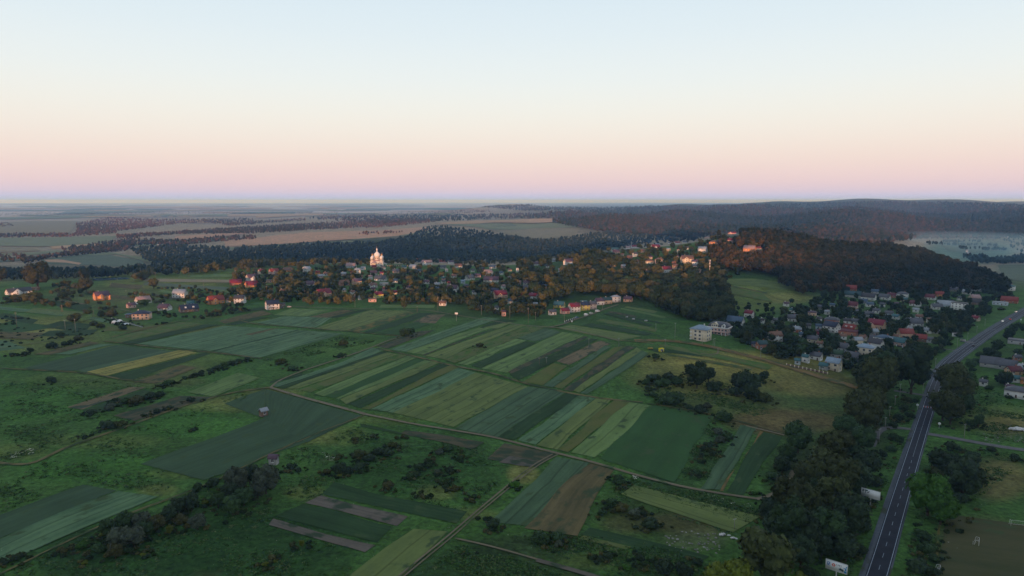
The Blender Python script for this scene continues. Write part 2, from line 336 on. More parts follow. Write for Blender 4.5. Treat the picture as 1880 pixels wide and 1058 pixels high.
# ------------------------------------------------------------------ draped sheets
def resample(pts, n):
    pts = np.array(pts, float); s = np.concatenate([[0], np.cumsum(np.hypot(*np.diff(pts, axis=0).T))])
    t = np.linspace(0, s[-1], n); return np.stack([np.interp(t, s, pts[:, 0]), np.interp(t, s, pts[:, 1])], -1)
def off(x, y, k=1.0):
    d = np.hypot(x, y); return k * (0.18 + np.minimum(0.12 * (d / 1000) ** 2, 2.5))
def drape(name, A, B, mat, lift=1.0, label=None, step=7.0, world=False, jit=0.0, kind='structure'):
    """sheet lofted between two border lines and laid on the terrain"""
    if not world:
        A = np.stack(ray(*np.array(A, float).T), -1); B = np.stack(ray(*np.array(B, float).T), -1)
    A = np.array(A); B = np.array(B)
    la = np.hypot(*np.diff(A, axis=0).T).sum(); lb = np.hypot(*np.diff(B, axis=0).T).sum(); wd = np.hypot(*(A - B[:1] if False else (A[len(A) // 2] - B[len(B) // 2])).T) if True else 0
    d0 = float(np.hypot(A[:, 0], A[:, 1]).mean()); st = max(step, d0 * 0.012)
    nu = int(np.clip(max(la, lb) / st, 2, 400)) + 1; nv = int(np.clip(wd / st, 1, 120)) + 1
    a = resample(A, nu); b = resample(B, nu)
    if jit: 
        k_ = np.array([1, 2, 3, 2, 1]) / 9
        for q_ in (a, b):
            for c_ in (0, 1): q_[:, c_] += np.convolve(rng.normal(0, jit, nu + 4), k_, 'valid') * 1.5 * (nu > 4)
    t = np.linspace(0, 1, nv)[None, :, None]
    g = a[:, None] * (1 - t) + b[:, None] * t
    z = H(g[..., 0], g[..., 1]) + off(g[..., 0], g[..., 1], lift)
    Vv = np.concatenate([g, z[..., None]], -1).reshape(-1, 3)
    # skirt: the sheet has the height of the crop, its border falls to the ground
    id_ = np.arange(nu * nv).reshape(nu, nv)
    f = np.stack([id_[:-1, :-1], id_[1:, :-1], id_[1:, 1:], id_[:-1, 1:]], -1).reshape(-1, 4)
    p0, p1, p3 = Vv[f[0, 0]], Vv[f[0, 1]], Vv[f[0, 3]]
    if np.cross(p1 - p0, p3 - p0)[2] < 0: f = f[:, ::-1]
    me = mesh_faces(name, Vv, f, [mat], smooth=True)
    uv = me.uv_layers.new(name='UVMap')
    U = np.repeat(np.linspace(0, max(la, lb), nu)[:, None], nv, 1); Wv = np.repeat(np.linspace(0, max(wd, 1), nv)[None], nu, 0)
    UV = np.stack([U, Wv], -1).reshape(-1, 2)
    li = np.empty(len(me.loops), np.int32); me.loops.foreach_get('vertex_index', li)
    uv.data.foreach_set('uv', UV[li].astype(np.float32).ravel())
    return tag(link(name, me), label, None, None, kind)
def strip_world(name, pts, width, mat, lift, label=None, shift=0.0, step=4.0):
    """ribbon of constant width along a world polyline; shift moves it sideways (left positive)"""
    p = resample(pts, max(2, int(np.hypot(*np.diff(np.array(pts), axis=0).T).sum() / step)))
    # smooth
    for _ in range(6): p[1:-1] = (p[:-2] + 2 * p[1:-1] + p[2:]) / 4
    d = np.gradient(p, axis=0); d /= np.hypot(d[:, 0], d[:, 1])[:, None]; n = np.stack([-d[:, 1], d[:, 0]], -1)
    return drape(name, p + n * (shift + width / 2), p + n * (shift - width / 2), mat, lift, label, step, world=True)
def W2(pts): return np.stack(ray(*np.array(pts, float).T), -1)

TEAL = field_mat('wheat_blue_green', (0.0475, 0.096, 0.06), (0.0779, 0.1372, 0.0832), 3.2, .9, tram=7)
TEALD = field_mat('wheat_dim_blue_green', (0.038, 0.0725, 0.0464), (0.0551, 0.096, 0.0608), 3.0, .7, tram=8)
OLIVE = field_mat('barley_olive_green', (0.0703, 0.1019, 0.0416), (0.1026, 0.1333, 0.0528), 5.0, .7, tram=9)
LIGHT = field_mat('rye_light_green', (0.0684, 0.1176, 0.048), (0.1007, 0.1548, 0.064), 4.0, .8, tram=8)
GREEN = field_mat('beet_fresh_green', (0.022, 0.055, 0.024), (0.030, 0.074, 0.028), 8.0, .4)
DARK = field_mat('potato_dark_green', (0.0152, 0.0353, 0.0176), (0.0228, 0.051, 0.024), 1.8, .7)
DARKB = field_mat('beet_dark_blue_green', (0.0285, 0.0549, 0.0352), (0.038, 0.0706, 0.0448), 3.0, .5)
BROWN = field_mat('stubble_brown', (0.062, 0.058, 0.034), (0.095, 0.078, 0.045), 2.2, .8, (0.04, 0.06, 0.03), .4)
SOILM = field_mat('bare_soil', (0.0855, 0.0666, 0.0464), (0.1283, 0.1019, 0.072), 1.6, .7, (0.04, 0.06, 0.035), .5)
SOILD = field_mat('dark_garden_soil', (0.0456, 0.0451, 0.0336), (0.0741, 0.0666, 0.0464), 1.6, .7, (0.03, 0.05, 0.03), .8)
LILAC = field_mat('dry_grey_soil', (0.078, 0.072, 0.074), (0.118, 0.102, 0.102), 1.4, .7, (0.03, 0.05, 0.03), .5, gain=1.0)
YEL = field_mat('ripe_yellow_barley', (0.13, 0.135, 0.045), (0.26, 0.235, 0.085), 2.6, .9, gain=1.0)
WEED = field_mat('weedy_fallow', (0.0285, 0.0735, 0.0208), (0.057, 0.1029, 0.028), 5.0, .5, (0.09, 0.11, 0.04), 1.0)
WEEDY = field_mat('weedy_yellow_fallow', (0.045, 0.072, 0.024), (0.075, 0.095, 0.032), 4.0, .5, (0.095, 0.105, 0.035), 1.0)
TANF = field_mat('mown_tan_sun_tinted', (0.28, 0.20, 0.15), (0.40, 0.27, 0.20), 14.0, .5, None, gain=1.0)  # tan made brighter and warmer, grazing sun on the plain put into it
PINKF = field_mat('ploughed_sun_glow', (0.34, 0.21, 0.17), (0.46, 0.27, 0.21), 30.0, .5, (0.20, 0.19, 0.13), .5, gain=1.0)  # orange sun glow of the far fields is part of this colour
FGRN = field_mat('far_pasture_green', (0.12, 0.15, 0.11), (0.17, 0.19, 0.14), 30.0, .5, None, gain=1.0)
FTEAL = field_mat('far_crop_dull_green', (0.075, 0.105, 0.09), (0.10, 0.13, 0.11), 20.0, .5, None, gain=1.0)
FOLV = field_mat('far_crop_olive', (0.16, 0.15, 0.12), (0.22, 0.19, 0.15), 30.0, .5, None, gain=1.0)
VERGE = field_mat('dry_verge', (0.0808, 0.0735, 0.0288), (0.133, 0.1078, 0.044), 1.5, .6, (0.04, 0.075, 0.03), .9)
RVERGE = field_mat('reddish_verge', (0.0997, 0.0706, 0.036), (0.152, 0.098, 0.052), 1.5, .6, (0.05, 0.07, 0.03), .6)

Q = lambda a, b, c, d: ([a, c], [b, d])     # start pair -> end pair
FIELDS = [
 # strips between the two farm tracks, left to right (start on the lower track, end on the upper one)
 (DARK, [(497,701),(556,684)], [(500,704),(556,690)]), (TEAL, [(500,707),(560,689),(620,668),(683,639)], [(508,712),(566,695),(640,673),(705,645)]),
 (DARK, *Q((509,712),(523,714),(706,645),(713,647))), (OLIVE, *Q((526,714),(547,715),(712,647),(731,651))),
 (WEED, *Q((549,716),(572,721),(733,651),(748,653))), (LIGHT, *Q((575,723),(595,728),(749,654),(765,658))),
 (GREEN, *Q((596,728),(618,732),(767,658),(781,662))), (LIGHT, *Q((619,732),(625,734),(782,662),(790,664))), (OLIVE, *Q((626,734),(637,742),(791,664),(805,667))),
 (DARK, *Q((639,742),(664,750),(807,668),(825,671))), (WEEDY, *Q((666,750),(678,752),(827,671),(841,675))),
 (TEAL, *Q((679,753),(721,759),(843,676),(872,685))), (OLIVE, *Q((722,759),(832,785),(874,685),(968,711))),
 (TEALD, *Q((834,785),(912,803),(971,711),(1037,721))), (DARK, *Q((914,803),(945,809),(1040,723),(1061,727))),
 (TEAL, *Q((947,809),(985,818),(1063,727),(1095,730))), (OLIVE, *Q((986,818),(1020,826),(1097,730),(1126,733))),
 (WEEDY, *Q((1022,826),(1045,831),(1128,733),(1150,738))), (LIGHT, *Q((1047,831),(1095,842),(1153,739),(1197,745))),
 (GREEN, *Q((1097,842),(1237,886),(1199,745),(1308,766))), (TEALD, *Q((1282,898),(1321,901),(1360,782),(1393,785))),
 (RVERGE, *Q((1322,901),(1328,902),(1394,792),(1400,793))), (DARK, *Q((1330,902),(1366,912),(1402,792),(1438,803))),
 # upper block
 (TEAL, *Q((716,643),(744,647),(889,583),(919,586))), (LIGHT, *Q((746,647),(776,652),(884,600),(908,600))), (DARK, *Q((878,602),(888,603),(921,586),(950,590))), (OLIVE, *Q((890,602),(912,604),(936,592),(944,592))),
 (SOILD, *Q((777,652),(780,653),(925,597),(935,596))), (OLIVE, *Q((781,654),(812,660),(940,597),(968,598))),
 (WEED, *Q((814,660),(838,667),(970,599),(999,603))), (LIGHT, *Q((840,668),(860,671),(946,622),(965,626))), (TEALD, *Q((949,621),(984,628),(1004,603),(1032,610))),
 (DARK, *Q((862,672),(884,677),(968,627),(984,630))), (LIGHT, *Q((886,677),(930,685),(1034,610),(1070,617))),
 (SOILD, *Q((932,684),(940,687),(1072,618),(1082,620))), (DARK, *Q((936,688),(954,699),(1083,621),(1098,624))),
 (SOILM, *Q((1022,662),(1046,671),(1100,626),(1122,631))), (WEEDY, *Q((958,701),(994,708),(1016,667),(1042,672))),
 (TEALD, *Q((995,709),(1014,711),(1110,636),(1125,638))), (WEEDY, *Q((1016,711),(1032,714),(1127,638),(1148,636))),
 (SOILD, *Q((1035,716),(1049,719),(1150,636),(1165,639))), (OLIVE, [(1050,719),(1109,677),(1167,639)], [(1066,722),(1127,679),(1178,644)]), (TEALD, [(1067,722),(1128,679),(1179,644)], [(1081,724),(1146,682),(1192,650)]),
 # block below the terraced houses
 (OLIVE, *Q((1048,597),(1022,603),(1176,618),(1134,627))), (DARK, *Q((1085,594),(1066,598),(1202,613),(1186,617))), (WEED, *Q((1104,586),(1092,590),(1210,604),(1204,610))),
 (LIGHT, *Q((1142,566),(1138,568),(1222,582),(1219,585))), (DARK, *Q((1118,575),(1108,578),(1200,597),(1192,600))), (SOILD, *Q((1120,572),(1116,574),(1170,581),(1166,584))), (OLIVE, *Q((1152,563),(1146,565),(1205,572),(1202,576))), (DARK, *Q((1136,580),(1130,582),(1216,592),(1214,595))),
 # left block
 (TEAL, *Q((250,632),(385,645),(412,599),(546,607))), (TEAL, *Q((393,646),(478,657),(552,607),(632,613))), (BROWN, *Q((449,615),(462,616),(480,608),(515,602))), (DARK, *Q((385,645),(393,646),(546,606),(550,608))),
 (TEAL, *Q((470,594),(574,604),(521,581),(610,584))), (OLIVE, *Q((576,604),(632,608),(681,570),(757,571))), (LIGHT, *Q((502,579),(562,582),(536,567),(604,570))),
 (BROWN, *Q((566,583),(599,584),(626,569),(656,570))), (DARK, *Q((601,584),(622,584),(660,570),(676,570))), (VERGE, *Q((636,607),(660,610),(748,572),(768,573))),
 (DARK, *Q((664,611),(687,612),(770,575),(797,576))), (GREEN, *Q((690,612),(733,616),(764,592),(789,596))), (SOILM, *Q((756,592),(799,594),(787,579),(817,578))), (SOILD, *Q((693,636),(712,641),(771,609),(802,606))),
 (DARK, *Q((226,629),(248,632),(376,596),(404,597))), (WEED, *Q((190,626),(224,629),(330,592),(374,594))), (DARK, *Q((413,597),(430,597),(470,583),(496,583))), (BROWN, *Q((400,590),(412,595),(480,571),(500,577))),
 (DARKB, *Q((43,677),(138,681),(214,634),(304,644))), (TEAL, *Q((97,651),(128,652),(184,632),(210,633))), (BROWN, *Q((62,651),(95,652),(164,628),(184,630))), (TEALD, *Q((142,681),(157,684),(296,645),(324,644))),
 (YEL, *Q((159,684),(176,687),(327,644),(345,645))), (YEL, *Q((178,688),(195,691),(347,645),(366,648))), (DARK, *Q((199,692),(245,697),(368,649),(386,650))), (BROWN, *Q((245,703),(290,705),(332,671),(362,675))),
 (SOILM, *Q((125,749),(150,753),(237,712),(267,712))), (DARK, *Q((152,754),(176,760),(262,716),(290,722))), (SOILD, *Q((209,764),(245,773),(332,727),(390,730))), (LIGHT, *Q((343,721),(392,728),(436,686),(480,694))),
 (TEAL, *Q((-60,628),(-30,648),(10,625),(48,640))), (DARKB, [(257,852),(484,769)], [(374,883),(562,812)]), (DARKB, [(484,769),(487,715)], [(562,812),(664,765)]), (DARKB, [(412,741),(486,714)], [(484,768),(485,725)]),
 (DARKB, [(-60,972),(0,946),(100,909),(158,890)], [(-60,1020),(0,991),(120,938),(214,901)]), (TEAL, [(-60,1026),(2,992),(122,940),(221,903)], [(-20,1050),(71,1008),(180,960),(284,914)]),
 (GREEN, *Q((-40,606),(30,612),(20,590),(110,600))), (DARK, *Q((72,600),(150,612),(112,590),(170,596))),
 # bottom centre
 (LILAC, *Q((592,910),(558,923),(751,951),(730,964))), (DARK, *Q((556,926),(506,949),(722,967),(690,997))), (LILAC, *Q((497,954),(491,966),(689,1003),(672,1015))),
 (DARK, *Q((613,888),(592,908),(858,941),(836,963))), (OLIVE, [(636,1062),(700,1008),(757,970)], [(735,1062),(780,1018),(822,978)]),
 (SOILD, *Q((926,815),(894,843),(1022,835),(985,858))), (LILAC, *Q((936,838),(916,850),(990,848),(976,859))), (TEALD, *Q((902,960),(963,967),(1024,838),(1084,850))),
 (BROWN, [(965,969),(1024,905),(1088,851)], [(1060,985),(1090,925),(1127,862)]), (OLIVE, *Q((1168,891),(1140,910),(1397,951),(1350,979))), (DARK, *Q((1085,968),(1068,983),(1305,1022),(1270,1040))),
 (WEED, *Q((1072,984),(1062,990),(1160,1005),(1150,1010))), (SOILD, *Q((745,790),(738,797),(893,812),(870,825))), (DARK, *Q((660,778),(664,784),(740,796),(735,800))),
 # hillside and right village plots
 (DARK, *Q((1190,640),(1200,646),(1300,650),(1290,656))), (WEED, *Q((1205,632),(1215,640),(1420,672),(1410,680))), (VERGE, *Q((1222,650),(1226,654),(1380,676),(1378,682))),
 (GREEN, *Q((1668,575),(1664,582),(1762,586),(1760,592))), (VERGE, *Q((1664,584),(1661,589),(1766,594),(1764,600))), (DARK, *Q((1690,598),(1686,606),(1770,606),(1768,614))), (OLIVE, *Q((1690,610),(1686,620),(1740,614),(1738,624))),
 (DARK, *Q((1632,640),(1620,664),(1690,646),(1680,672))), (DARKB, *Q((1556,622),(1540,640),(1590,626),(1584,642))),
 # narrow plots round the left hamlet
 (LIGHT, *Q((296,533),(290,537),(400,546),(392,550))), (SOILD, *Q((286,540),(282,544),(330,548),(326,552))), (WEED, *Q((340,540),(336,544),(432,549),(426,553))), (OLIVE, *Q((60,566),(50,574),(160,574),(150,582))), (DARK, *Q((5,575),(-5,584),(70,588),(60,596))),
 (BROWN, *Q((205,541),(200,546),(250,546),(246,552))), (DARK, *Q((160,536),(154,541),(196,540),(190,546))), (TEALD, *Q((478,516),(474,520),(560,512),(556,516))), (OLIVE, *Q((474,522),(470,527),(556,518),(552,523))), (LIGHT, *Q((530,528),(526,533),(600,528),(596,533))), (DARK, *Q((440,570),(430,577),(500,562),(492,568))),
 (WEEDY, *Q((200,600),(190,608),(290,600),(280,607))), (TEAL, *Q((170,582),(166,587),(205,588),(200,594))), (LIGHT, *Q((700,560),(696,566),(800,560),(796,566))), (GREEN, *Q((660,538),(656,545),(730,538),(726,545))), (DARK, *Q((90,608),(70,618),(180,606),(166,616))), (BROWN, *Q((0,610),(-20,622),(80,612),(60,624))), (OLIVE, *Q((330,520),(325,525),(430,536),(424,540))),
 # beyond the left houses
 (FTEAL, *Q((268,519),(262,524),(420,528),(412,533))), (FOLV, *Q((268,512),(262,517),(440,515),(432,520))), (LIGHT, *Q((330,506),(326,511),(470,503),(462,508))), (BROWN, *Q((205,520),(200,527),(262,524),(256,532))),
 (DARK, *Q((95,552),(88,559),(170,562),(150,572))), (SOILM, *Q((98,548),(95,551),(156,558),(152,561))), (TEAL, *Q((0,563),(-5,569),(118,575),(112,581))),
]
FARF = [
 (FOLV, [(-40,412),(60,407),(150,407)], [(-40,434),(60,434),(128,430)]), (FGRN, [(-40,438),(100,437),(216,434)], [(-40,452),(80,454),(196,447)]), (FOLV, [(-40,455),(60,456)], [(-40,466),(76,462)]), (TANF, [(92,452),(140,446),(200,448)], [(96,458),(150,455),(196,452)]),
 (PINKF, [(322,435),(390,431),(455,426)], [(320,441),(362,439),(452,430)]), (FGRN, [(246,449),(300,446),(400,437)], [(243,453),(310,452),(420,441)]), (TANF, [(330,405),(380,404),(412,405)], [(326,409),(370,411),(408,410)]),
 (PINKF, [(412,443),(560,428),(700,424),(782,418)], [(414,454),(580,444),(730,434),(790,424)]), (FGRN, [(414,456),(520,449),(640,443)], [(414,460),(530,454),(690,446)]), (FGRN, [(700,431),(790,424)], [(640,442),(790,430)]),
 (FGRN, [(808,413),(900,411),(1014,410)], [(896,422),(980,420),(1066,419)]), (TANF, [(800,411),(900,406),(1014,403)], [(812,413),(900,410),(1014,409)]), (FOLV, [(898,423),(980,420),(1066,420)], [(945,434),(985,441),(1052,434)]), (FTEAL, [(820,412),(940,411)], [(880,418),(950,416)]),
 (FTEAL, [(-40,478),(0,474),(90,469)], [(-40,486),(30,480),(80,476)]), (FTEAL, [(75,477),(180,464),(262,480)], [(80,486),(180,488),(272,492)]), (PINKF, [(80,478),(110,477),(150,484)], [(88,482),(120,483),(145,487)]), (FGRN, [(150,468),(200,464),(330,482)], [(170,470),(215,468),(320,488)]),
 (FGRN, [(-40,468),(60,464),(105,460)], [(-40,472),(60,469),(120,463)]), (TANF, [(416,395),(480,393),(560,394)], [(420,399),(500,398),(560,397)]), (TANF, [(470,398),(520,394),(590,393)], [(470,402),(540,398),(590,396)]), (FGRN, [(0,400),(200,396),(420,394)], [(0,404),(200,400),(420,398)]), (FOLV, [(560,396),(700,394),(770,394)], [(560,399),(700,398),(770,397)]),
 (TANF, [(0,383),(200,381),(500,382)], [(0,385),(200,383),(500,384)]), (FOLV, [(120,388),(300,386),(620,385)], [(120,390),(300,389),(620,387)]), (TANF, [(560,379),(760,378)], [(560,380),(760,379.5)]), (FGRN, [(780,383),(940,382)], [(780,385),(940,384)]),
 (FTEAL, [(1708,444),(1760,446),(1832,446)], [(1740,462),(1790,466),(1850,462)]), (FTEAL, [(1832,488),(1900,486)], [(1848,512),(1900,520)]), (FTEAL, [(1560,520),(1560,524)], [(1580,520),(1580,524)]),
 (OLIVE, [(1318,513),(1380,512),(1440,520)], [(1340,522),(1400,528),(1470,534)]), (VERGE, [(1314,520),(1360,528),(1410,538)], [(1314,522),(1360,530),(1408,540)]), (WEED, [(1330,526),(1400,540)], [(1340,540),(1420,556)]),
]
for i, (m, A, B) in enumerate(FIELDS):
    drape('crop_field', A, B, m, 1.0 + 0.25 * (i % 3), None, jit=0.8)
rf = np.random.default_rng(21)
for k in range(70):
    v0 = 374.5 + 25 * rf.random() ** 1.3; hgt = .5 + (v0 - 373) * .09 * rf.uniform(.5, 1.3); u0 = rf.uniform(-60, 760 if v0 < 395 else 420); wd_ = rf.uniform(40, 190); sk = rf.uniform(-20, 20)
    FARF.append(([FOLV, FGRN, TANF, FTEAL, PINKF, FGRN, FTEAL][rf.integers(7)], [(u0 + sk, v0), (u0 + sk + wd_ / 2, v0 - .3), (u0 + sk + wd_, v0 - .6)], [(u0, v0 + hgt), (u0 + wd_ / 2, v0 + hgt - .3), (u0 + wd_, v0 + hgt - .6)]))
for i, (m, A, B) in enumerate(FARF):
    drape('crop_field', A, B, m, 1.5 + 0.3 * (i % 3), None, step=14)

# ------------------------------------------------------------------ dirt tracks
TRK = field_mat('pale_dirt_track', (0.085, 0.075, 0.06), (0.15, 0.128, 0.105), 1.0, .6)
TRKD = field_mat('grassy_dirt_track', (0.0808, 0.0764, 0.04), (0.1235, 0.1029, 0.056), 1.0, .6, (0.035, 0.06, 0.026), .8)
TRACKS = [
 ([(497,713),(560,732),(610,745),(672,762)], 4.2, TRK, 2.4, 'pale dirt track between the dark field and the narrow strips'),
 ([(672,762),(760,780),(905,803),(1000,828),(1090,850),(1165,873),(1250,895),(1330,909),(1388,917)], 3.0, TRK, 2.4, 'pale dirt track running below the striped fields'),
 ([(1388,918),(1412,916),(1432,905),(1447,885),(1457,866)], 3.4, TRK, 2.6, 'grey lane curving into the roadside trees'),
 ([(497,713),(508,701),(560,680),(620,661),(680,640),(710,627),(745,617)], 2.6, TRK, 2.4, 'pale track climbing between the weedy meadow and striped fields'),
 ([(690,640),(716,645),(760,655),(830,672),(905,686),(960,704),(1040,722),(1110,734),(1180,740)], 4.0, TRKD, 2.0, 'grassy track along the tops of the narrow strips'),
 ([(190,627),(250,634),(332,643),(395,648),(480,659)], 3.6, TRKD, 2.0, 'grassy track under the large blue green field'),
 ([(435,588),(470,596),(560,602),(623,608),(690,614),(740,618)], 3.2, TRKD, 2.0, 'grassy track below the upper left fields'),
 ([(0,677),(60,680),(140,684),(190,691),(230,699),(300,702)], 3.2, TRKD, 2.0, 'grassy track under the yellow barley strip'),
 ([(-60,840),(0,852),(60,857),(104,828),(222,788),(330,748),(420,722),(497,712)], 3.4, TRKD, 2.0, 'rough track between two weedy meadows'),
 ([(-60,1082),(0,1056),(80,1016),(153,980),(255,936),(357,900),(444,860),(500,832),(580,796),(640,774),(672,762)], 1.0, TRKD, 2.2, None),
 ([(-66,1088),(-6,1060),(76,1019),(150,983),(252,939),(354,903),(441,863),(497,835),(577,799),(637,776),(668,764)], 0.9, TRKD, 2.2, None),
 ([(722,1068),(733,1058),(790,1012),(827,982),(873,941),(905,915),(937,888),(985,850),(1015,835)], 1.2, TRK, 2.2, None),
 ([(732,1068),(743,1058),(797,1014),(834,984),(879,943),(911,917),(943,890),(991,852),(1024,836)], 1.0, TRK, 2.2, None),
 ([(836,990),(900,1003),(950,1018),(1000,1032),(1050,1048),(1100,1066)], 1.6, TRK, 2.2, None), ([(985,1030),(1040,1044),(1110,1066)], 3.6, LILAC, 2.4, None),
 ([(490,558),(530,563),(580,566),(640,567),(690,569)], 3.0, TRK, 2.6, 'pale lane along the upper field edge'),
 ([(745,569),(790,571),(830,578),(870,585),(905,590),(950,597),(1008,602),(1040,604),(1075,612),(1135,626)], 3.0, TRK, 2.4, 'pale lane along the village edge'),
 ([(1008,602),(1030,598),(1058,587),(1085,579),(1110,568),(1135,560)], 4.2, TRK, 2.6, 'lane climbing past the terraced houses'),
 ([(1165,626),(1230,626),(1290,634),(1350,648),(1410,663),(1470,682),(1530,700),(1580,714)], 9.0, RVERGE, 2.0, 'reddish dry path along the hillside fence'),
 ([(1135,626),(1165,627),(1200,632)], 3.0, TRKD, 2.0, None), ([(205,620),(260,606),(320,592),(360,585),(410,583)], 3.0, RVERGE, 2.4, 'dry pinkish path below the left houses'),
 ([(0,640),(60,632),(120,622),(165,619)], 2.5, TRKD, 2.0, None), ([(1187,742),(1260,752),(1330,768),(1420,790),(1450,800)], 2.2, TRKD, 2.0, None), ([(1370,783),(1440,800)], 2.4, TRK, 2.3, None),
 ([(90,604),(130,597),(180,584),(225,575),(262,562)], 3.0, VERGE, 2.0, None),
 ([(205,567),(230,570),(262,580)], 2.4, TRK, 2.4, None),
 ([(1300,512),(1318,520),(1340,528)], 3.0, TRK, 2.4, None),
 ([(1286,650),(1320,655),(1318,640)], 2.0, TRK, 2.4, None),
]
for pts, wd, mt, lf, lab in TRACKS:
    wd *= .68 if wd < 8 else 1
    strip_world('dirt_track', W2(pts), wd, mt, lf, lab)

# ------------------------------------------------------------------ main road, shoulders, markings
ASPH = noise_mat('asphalt', (0.0095, 0.0135, 0.024), (0.0165, 0.021, 0.035), 0.18, 6, .7, .14)
LANE = noise_mat('worn_lane_asphalt', (0.085, 0.085, 0.095), (0.12, 0.118, 0.125), 0.3, 5, .8, .15)
PAINT = noise_mat('road_paint', (0.22, 0.28, 0.36), (0.34, 0.40, 0.48), 0.5, 5, .8, .1)
GRAV = field_mat('gravel_shoulder', (0.045, 0.055, 0.085), (0.085, 0.098, 0.14), 1.2, .7, (0.05, 0.06, 0.04), .2, gain=1.0)
RC = W2([(1596,1100),(1611,1058),(1630,992),(1651,920),(1672,852),(1692,788),(1705,748),(1714,718),(1723,694),(1740,667),(1774,641),(1816,611),(1858,585),(1886,569),(1925,549),(1975,527)])
RC = np.vstack([RC[0] + (RC[0] - RC[1]) * 3.0, RC])
RC = resample(RC, 420)
for _ in range(60): RC[1:-1] = (RC[:-2] + 2 * RC[1:-1] + RC[2:]) / 4
def ribbon(name, w, mat, z, shift=0.0, i0=0, i1=None, label=None, kind='structure'):
    p = RC[i0:i1]; d = np.gradient(p, axis=0); d /= np.hypot(d[:, 0], d[:, 1])[:, None]; n = np.stack([-d[:, 1], d[:, 0]], -1)
    A = p + n * (shift + w / 2); B = p + n * (shift - w / 2); zz = H(p[:, 0], p[:, 1]) + z
    Vv = np.vstack([np.c_[A, zz], np.c_[B, zz]]); k = len(p)
    f = np.array([(i, i + k, i + k + 1, i + 1) for i in range(k - 1)])
    me = mesh_faces(name, Vv, f, [mat]); me.uv_layers.new(name='UVMap')
    s = np.concatenate([[0], np.cumsum(np.hypot(*np.diff(p, axis=0).T))]); UV = np.vstack([np.c_[s, np.zeros(k)], np.c_[s, np.full(k, w)]])
    li = np.empty(len(me.loops), np.int32); me.loops.foreach_get('vertex_index', li); me.uv_layers[0].data.foreach_set('uv', UV[li].astype(np.float32).ravel())
    return tag(link(name, me), label, None, None, kind)
ribbon('road_shoulder', 9.4, GRAV, 0.30, 0.7, label='grey gravel shoulder of the main road')
ribbon('road', 6.9, ASPH, 0.38, label='dark blue grey two lane asphalt road')
_x, _y = P(1718, 694); IB = int(np.argmin((RC[:, 0] - _x) ** 2 + (RC[:, 1] - _y) ** 2))
ribbon('road', 10.4, ASPH, 0.384, 0, IB, None, label='widened upper stretch of the main road beyond the bend')
ribbon('road_shoulder', 13.2, GRAV, 0.36, 0, IB, None, label='gravel shoulder of the upper road')
RD = np.concatenate([[0], np.cumsum(np.hypot(*np.diff(RC, axis=0).T))])
def mark(name, segs, w, shift, label):
    """painted marking: segs are (s0, s1) lengths along the road"""
    vs = []; fs = []
    for a, b in segs:
        ss = np.linspace(a, b, max(2, int((b - a) / 3)))
        px = np.interp(ss, RD, RC[:, 0]); py = np.interp(ss, RD, RC[:, 1])
        i = np.clip(np.searchsorted(RD, ss), 1, len(RC) - 1); d = RC[i] - RC[i - 1]; d /= np.hypot(d[:, 0], d[:, 1])[:, None]; n = np.stack([-d[:, 1], d[:, 0]], -1)
        p = np.c_[px, py]; z = H(px, py) + 0.39; A = p + n * (shift + w / 2); B = p + n * (shift - w / 2); o = len(vs)
        vs += list(map(tuple, np.c_[A, z])) + list(map(tuple, np.c_[B, z])); k = len(ss)
        fs += [(o + j, o + j + k, o + j + k + 1, o + j + 1) for j in range(k - 1)]
    return tag(link(name, mesh_faces(name, vs, fs, [PAINT])), label, None, None, 'structure')
def s_at(u, v):
    x, y = P(u, v); return float(RD[np.argmin((RC[:, 0] - x) ** 2 + (RC[:, 1] - y) ** 2)])
SC = s_at(1704, 751)
mark('road_marking', [(s_at(1722, 690), RD[-1])], 0.2, 4.6, 'white outer line on the left of the upper road')
mark('road_marking', [(s_at(1722, 690), RD[-1])], 0.2, -4.6, 'white outer line on the right of the upper road')
mark('road_marking', [(0, RD[-1])], 0.2, 2.95, 'white edge line on the left of the road')
mark('road_marking', [(0, RD[-1])], 0.2, -2.95, 'white edge line on the right of the road')
sa = s_at(1676, 835)
mark('road_marking', [(x, x + 4) for x in np.arange(2, sa, 10.5)], 0.14, 0, 'dashed white centre line')
mark('road_marking', [(sa, SC - 6), (SC + 6, RD[-1])], 0.12, 0, 'solid white centre line')
# pedestrian crossing: red and white bars across the lanes
RED = noise_mat('road_red_paint', (0.34, 0.06, 0.05), (0.42, 0.08, 0.06), 1.0, 3)
for k in range(9):
    sh = -2.8 + k * 0.7
    if k % 2 == 0: mark('road_marking', [(SC, SC + 4)], 0.42, sh, 'white bar of the pedestrian crossing')
    else:
        o = mark('road_marking', [(SC, SC + 4)], 0.34, sh, 'red bar of the pedestrian crossing'); o.data.materials[0] = RED
mark('road_marking', [(s_at(1822,606), s_at(1822,606) + 0.6)], 5.6, 0, 'white stop line across the far road')
for pts, wd, lab in [([(1701,797),(1722,800),(1757,806),(1800,815),(1840,822),(1900,830)], 5.0, 'grey side road turning off to the right'),
                     ([(1672,789),(1650,785),(1625,783),(1612,791),(1606,803),(1600,820)], 4.2, 'grey lane turning off left into the trees'),
                     ([(1700,727),(1691,725),(1665,721),(1641,718)], 4.5, 'short grey spur left of the road'), ([(1757,645),(1740,640),(1720,642)], 3.0, 'gravel yard entrance'), ([(1782,628),(1770,629)], 10.0, 'paved bus stop bay left of the road'), ([(1716,680),(1706,679)],3.0,'small paved entrance left of the road')]:
    strip_world('side_road', W2(pts), wd, LANE, 1.6, lab)
PIT = field_mat('worn_pitch_grass', (0.034, 0.046, 0.022), (0.058, 0.056, 0.032), 6.0, .4)
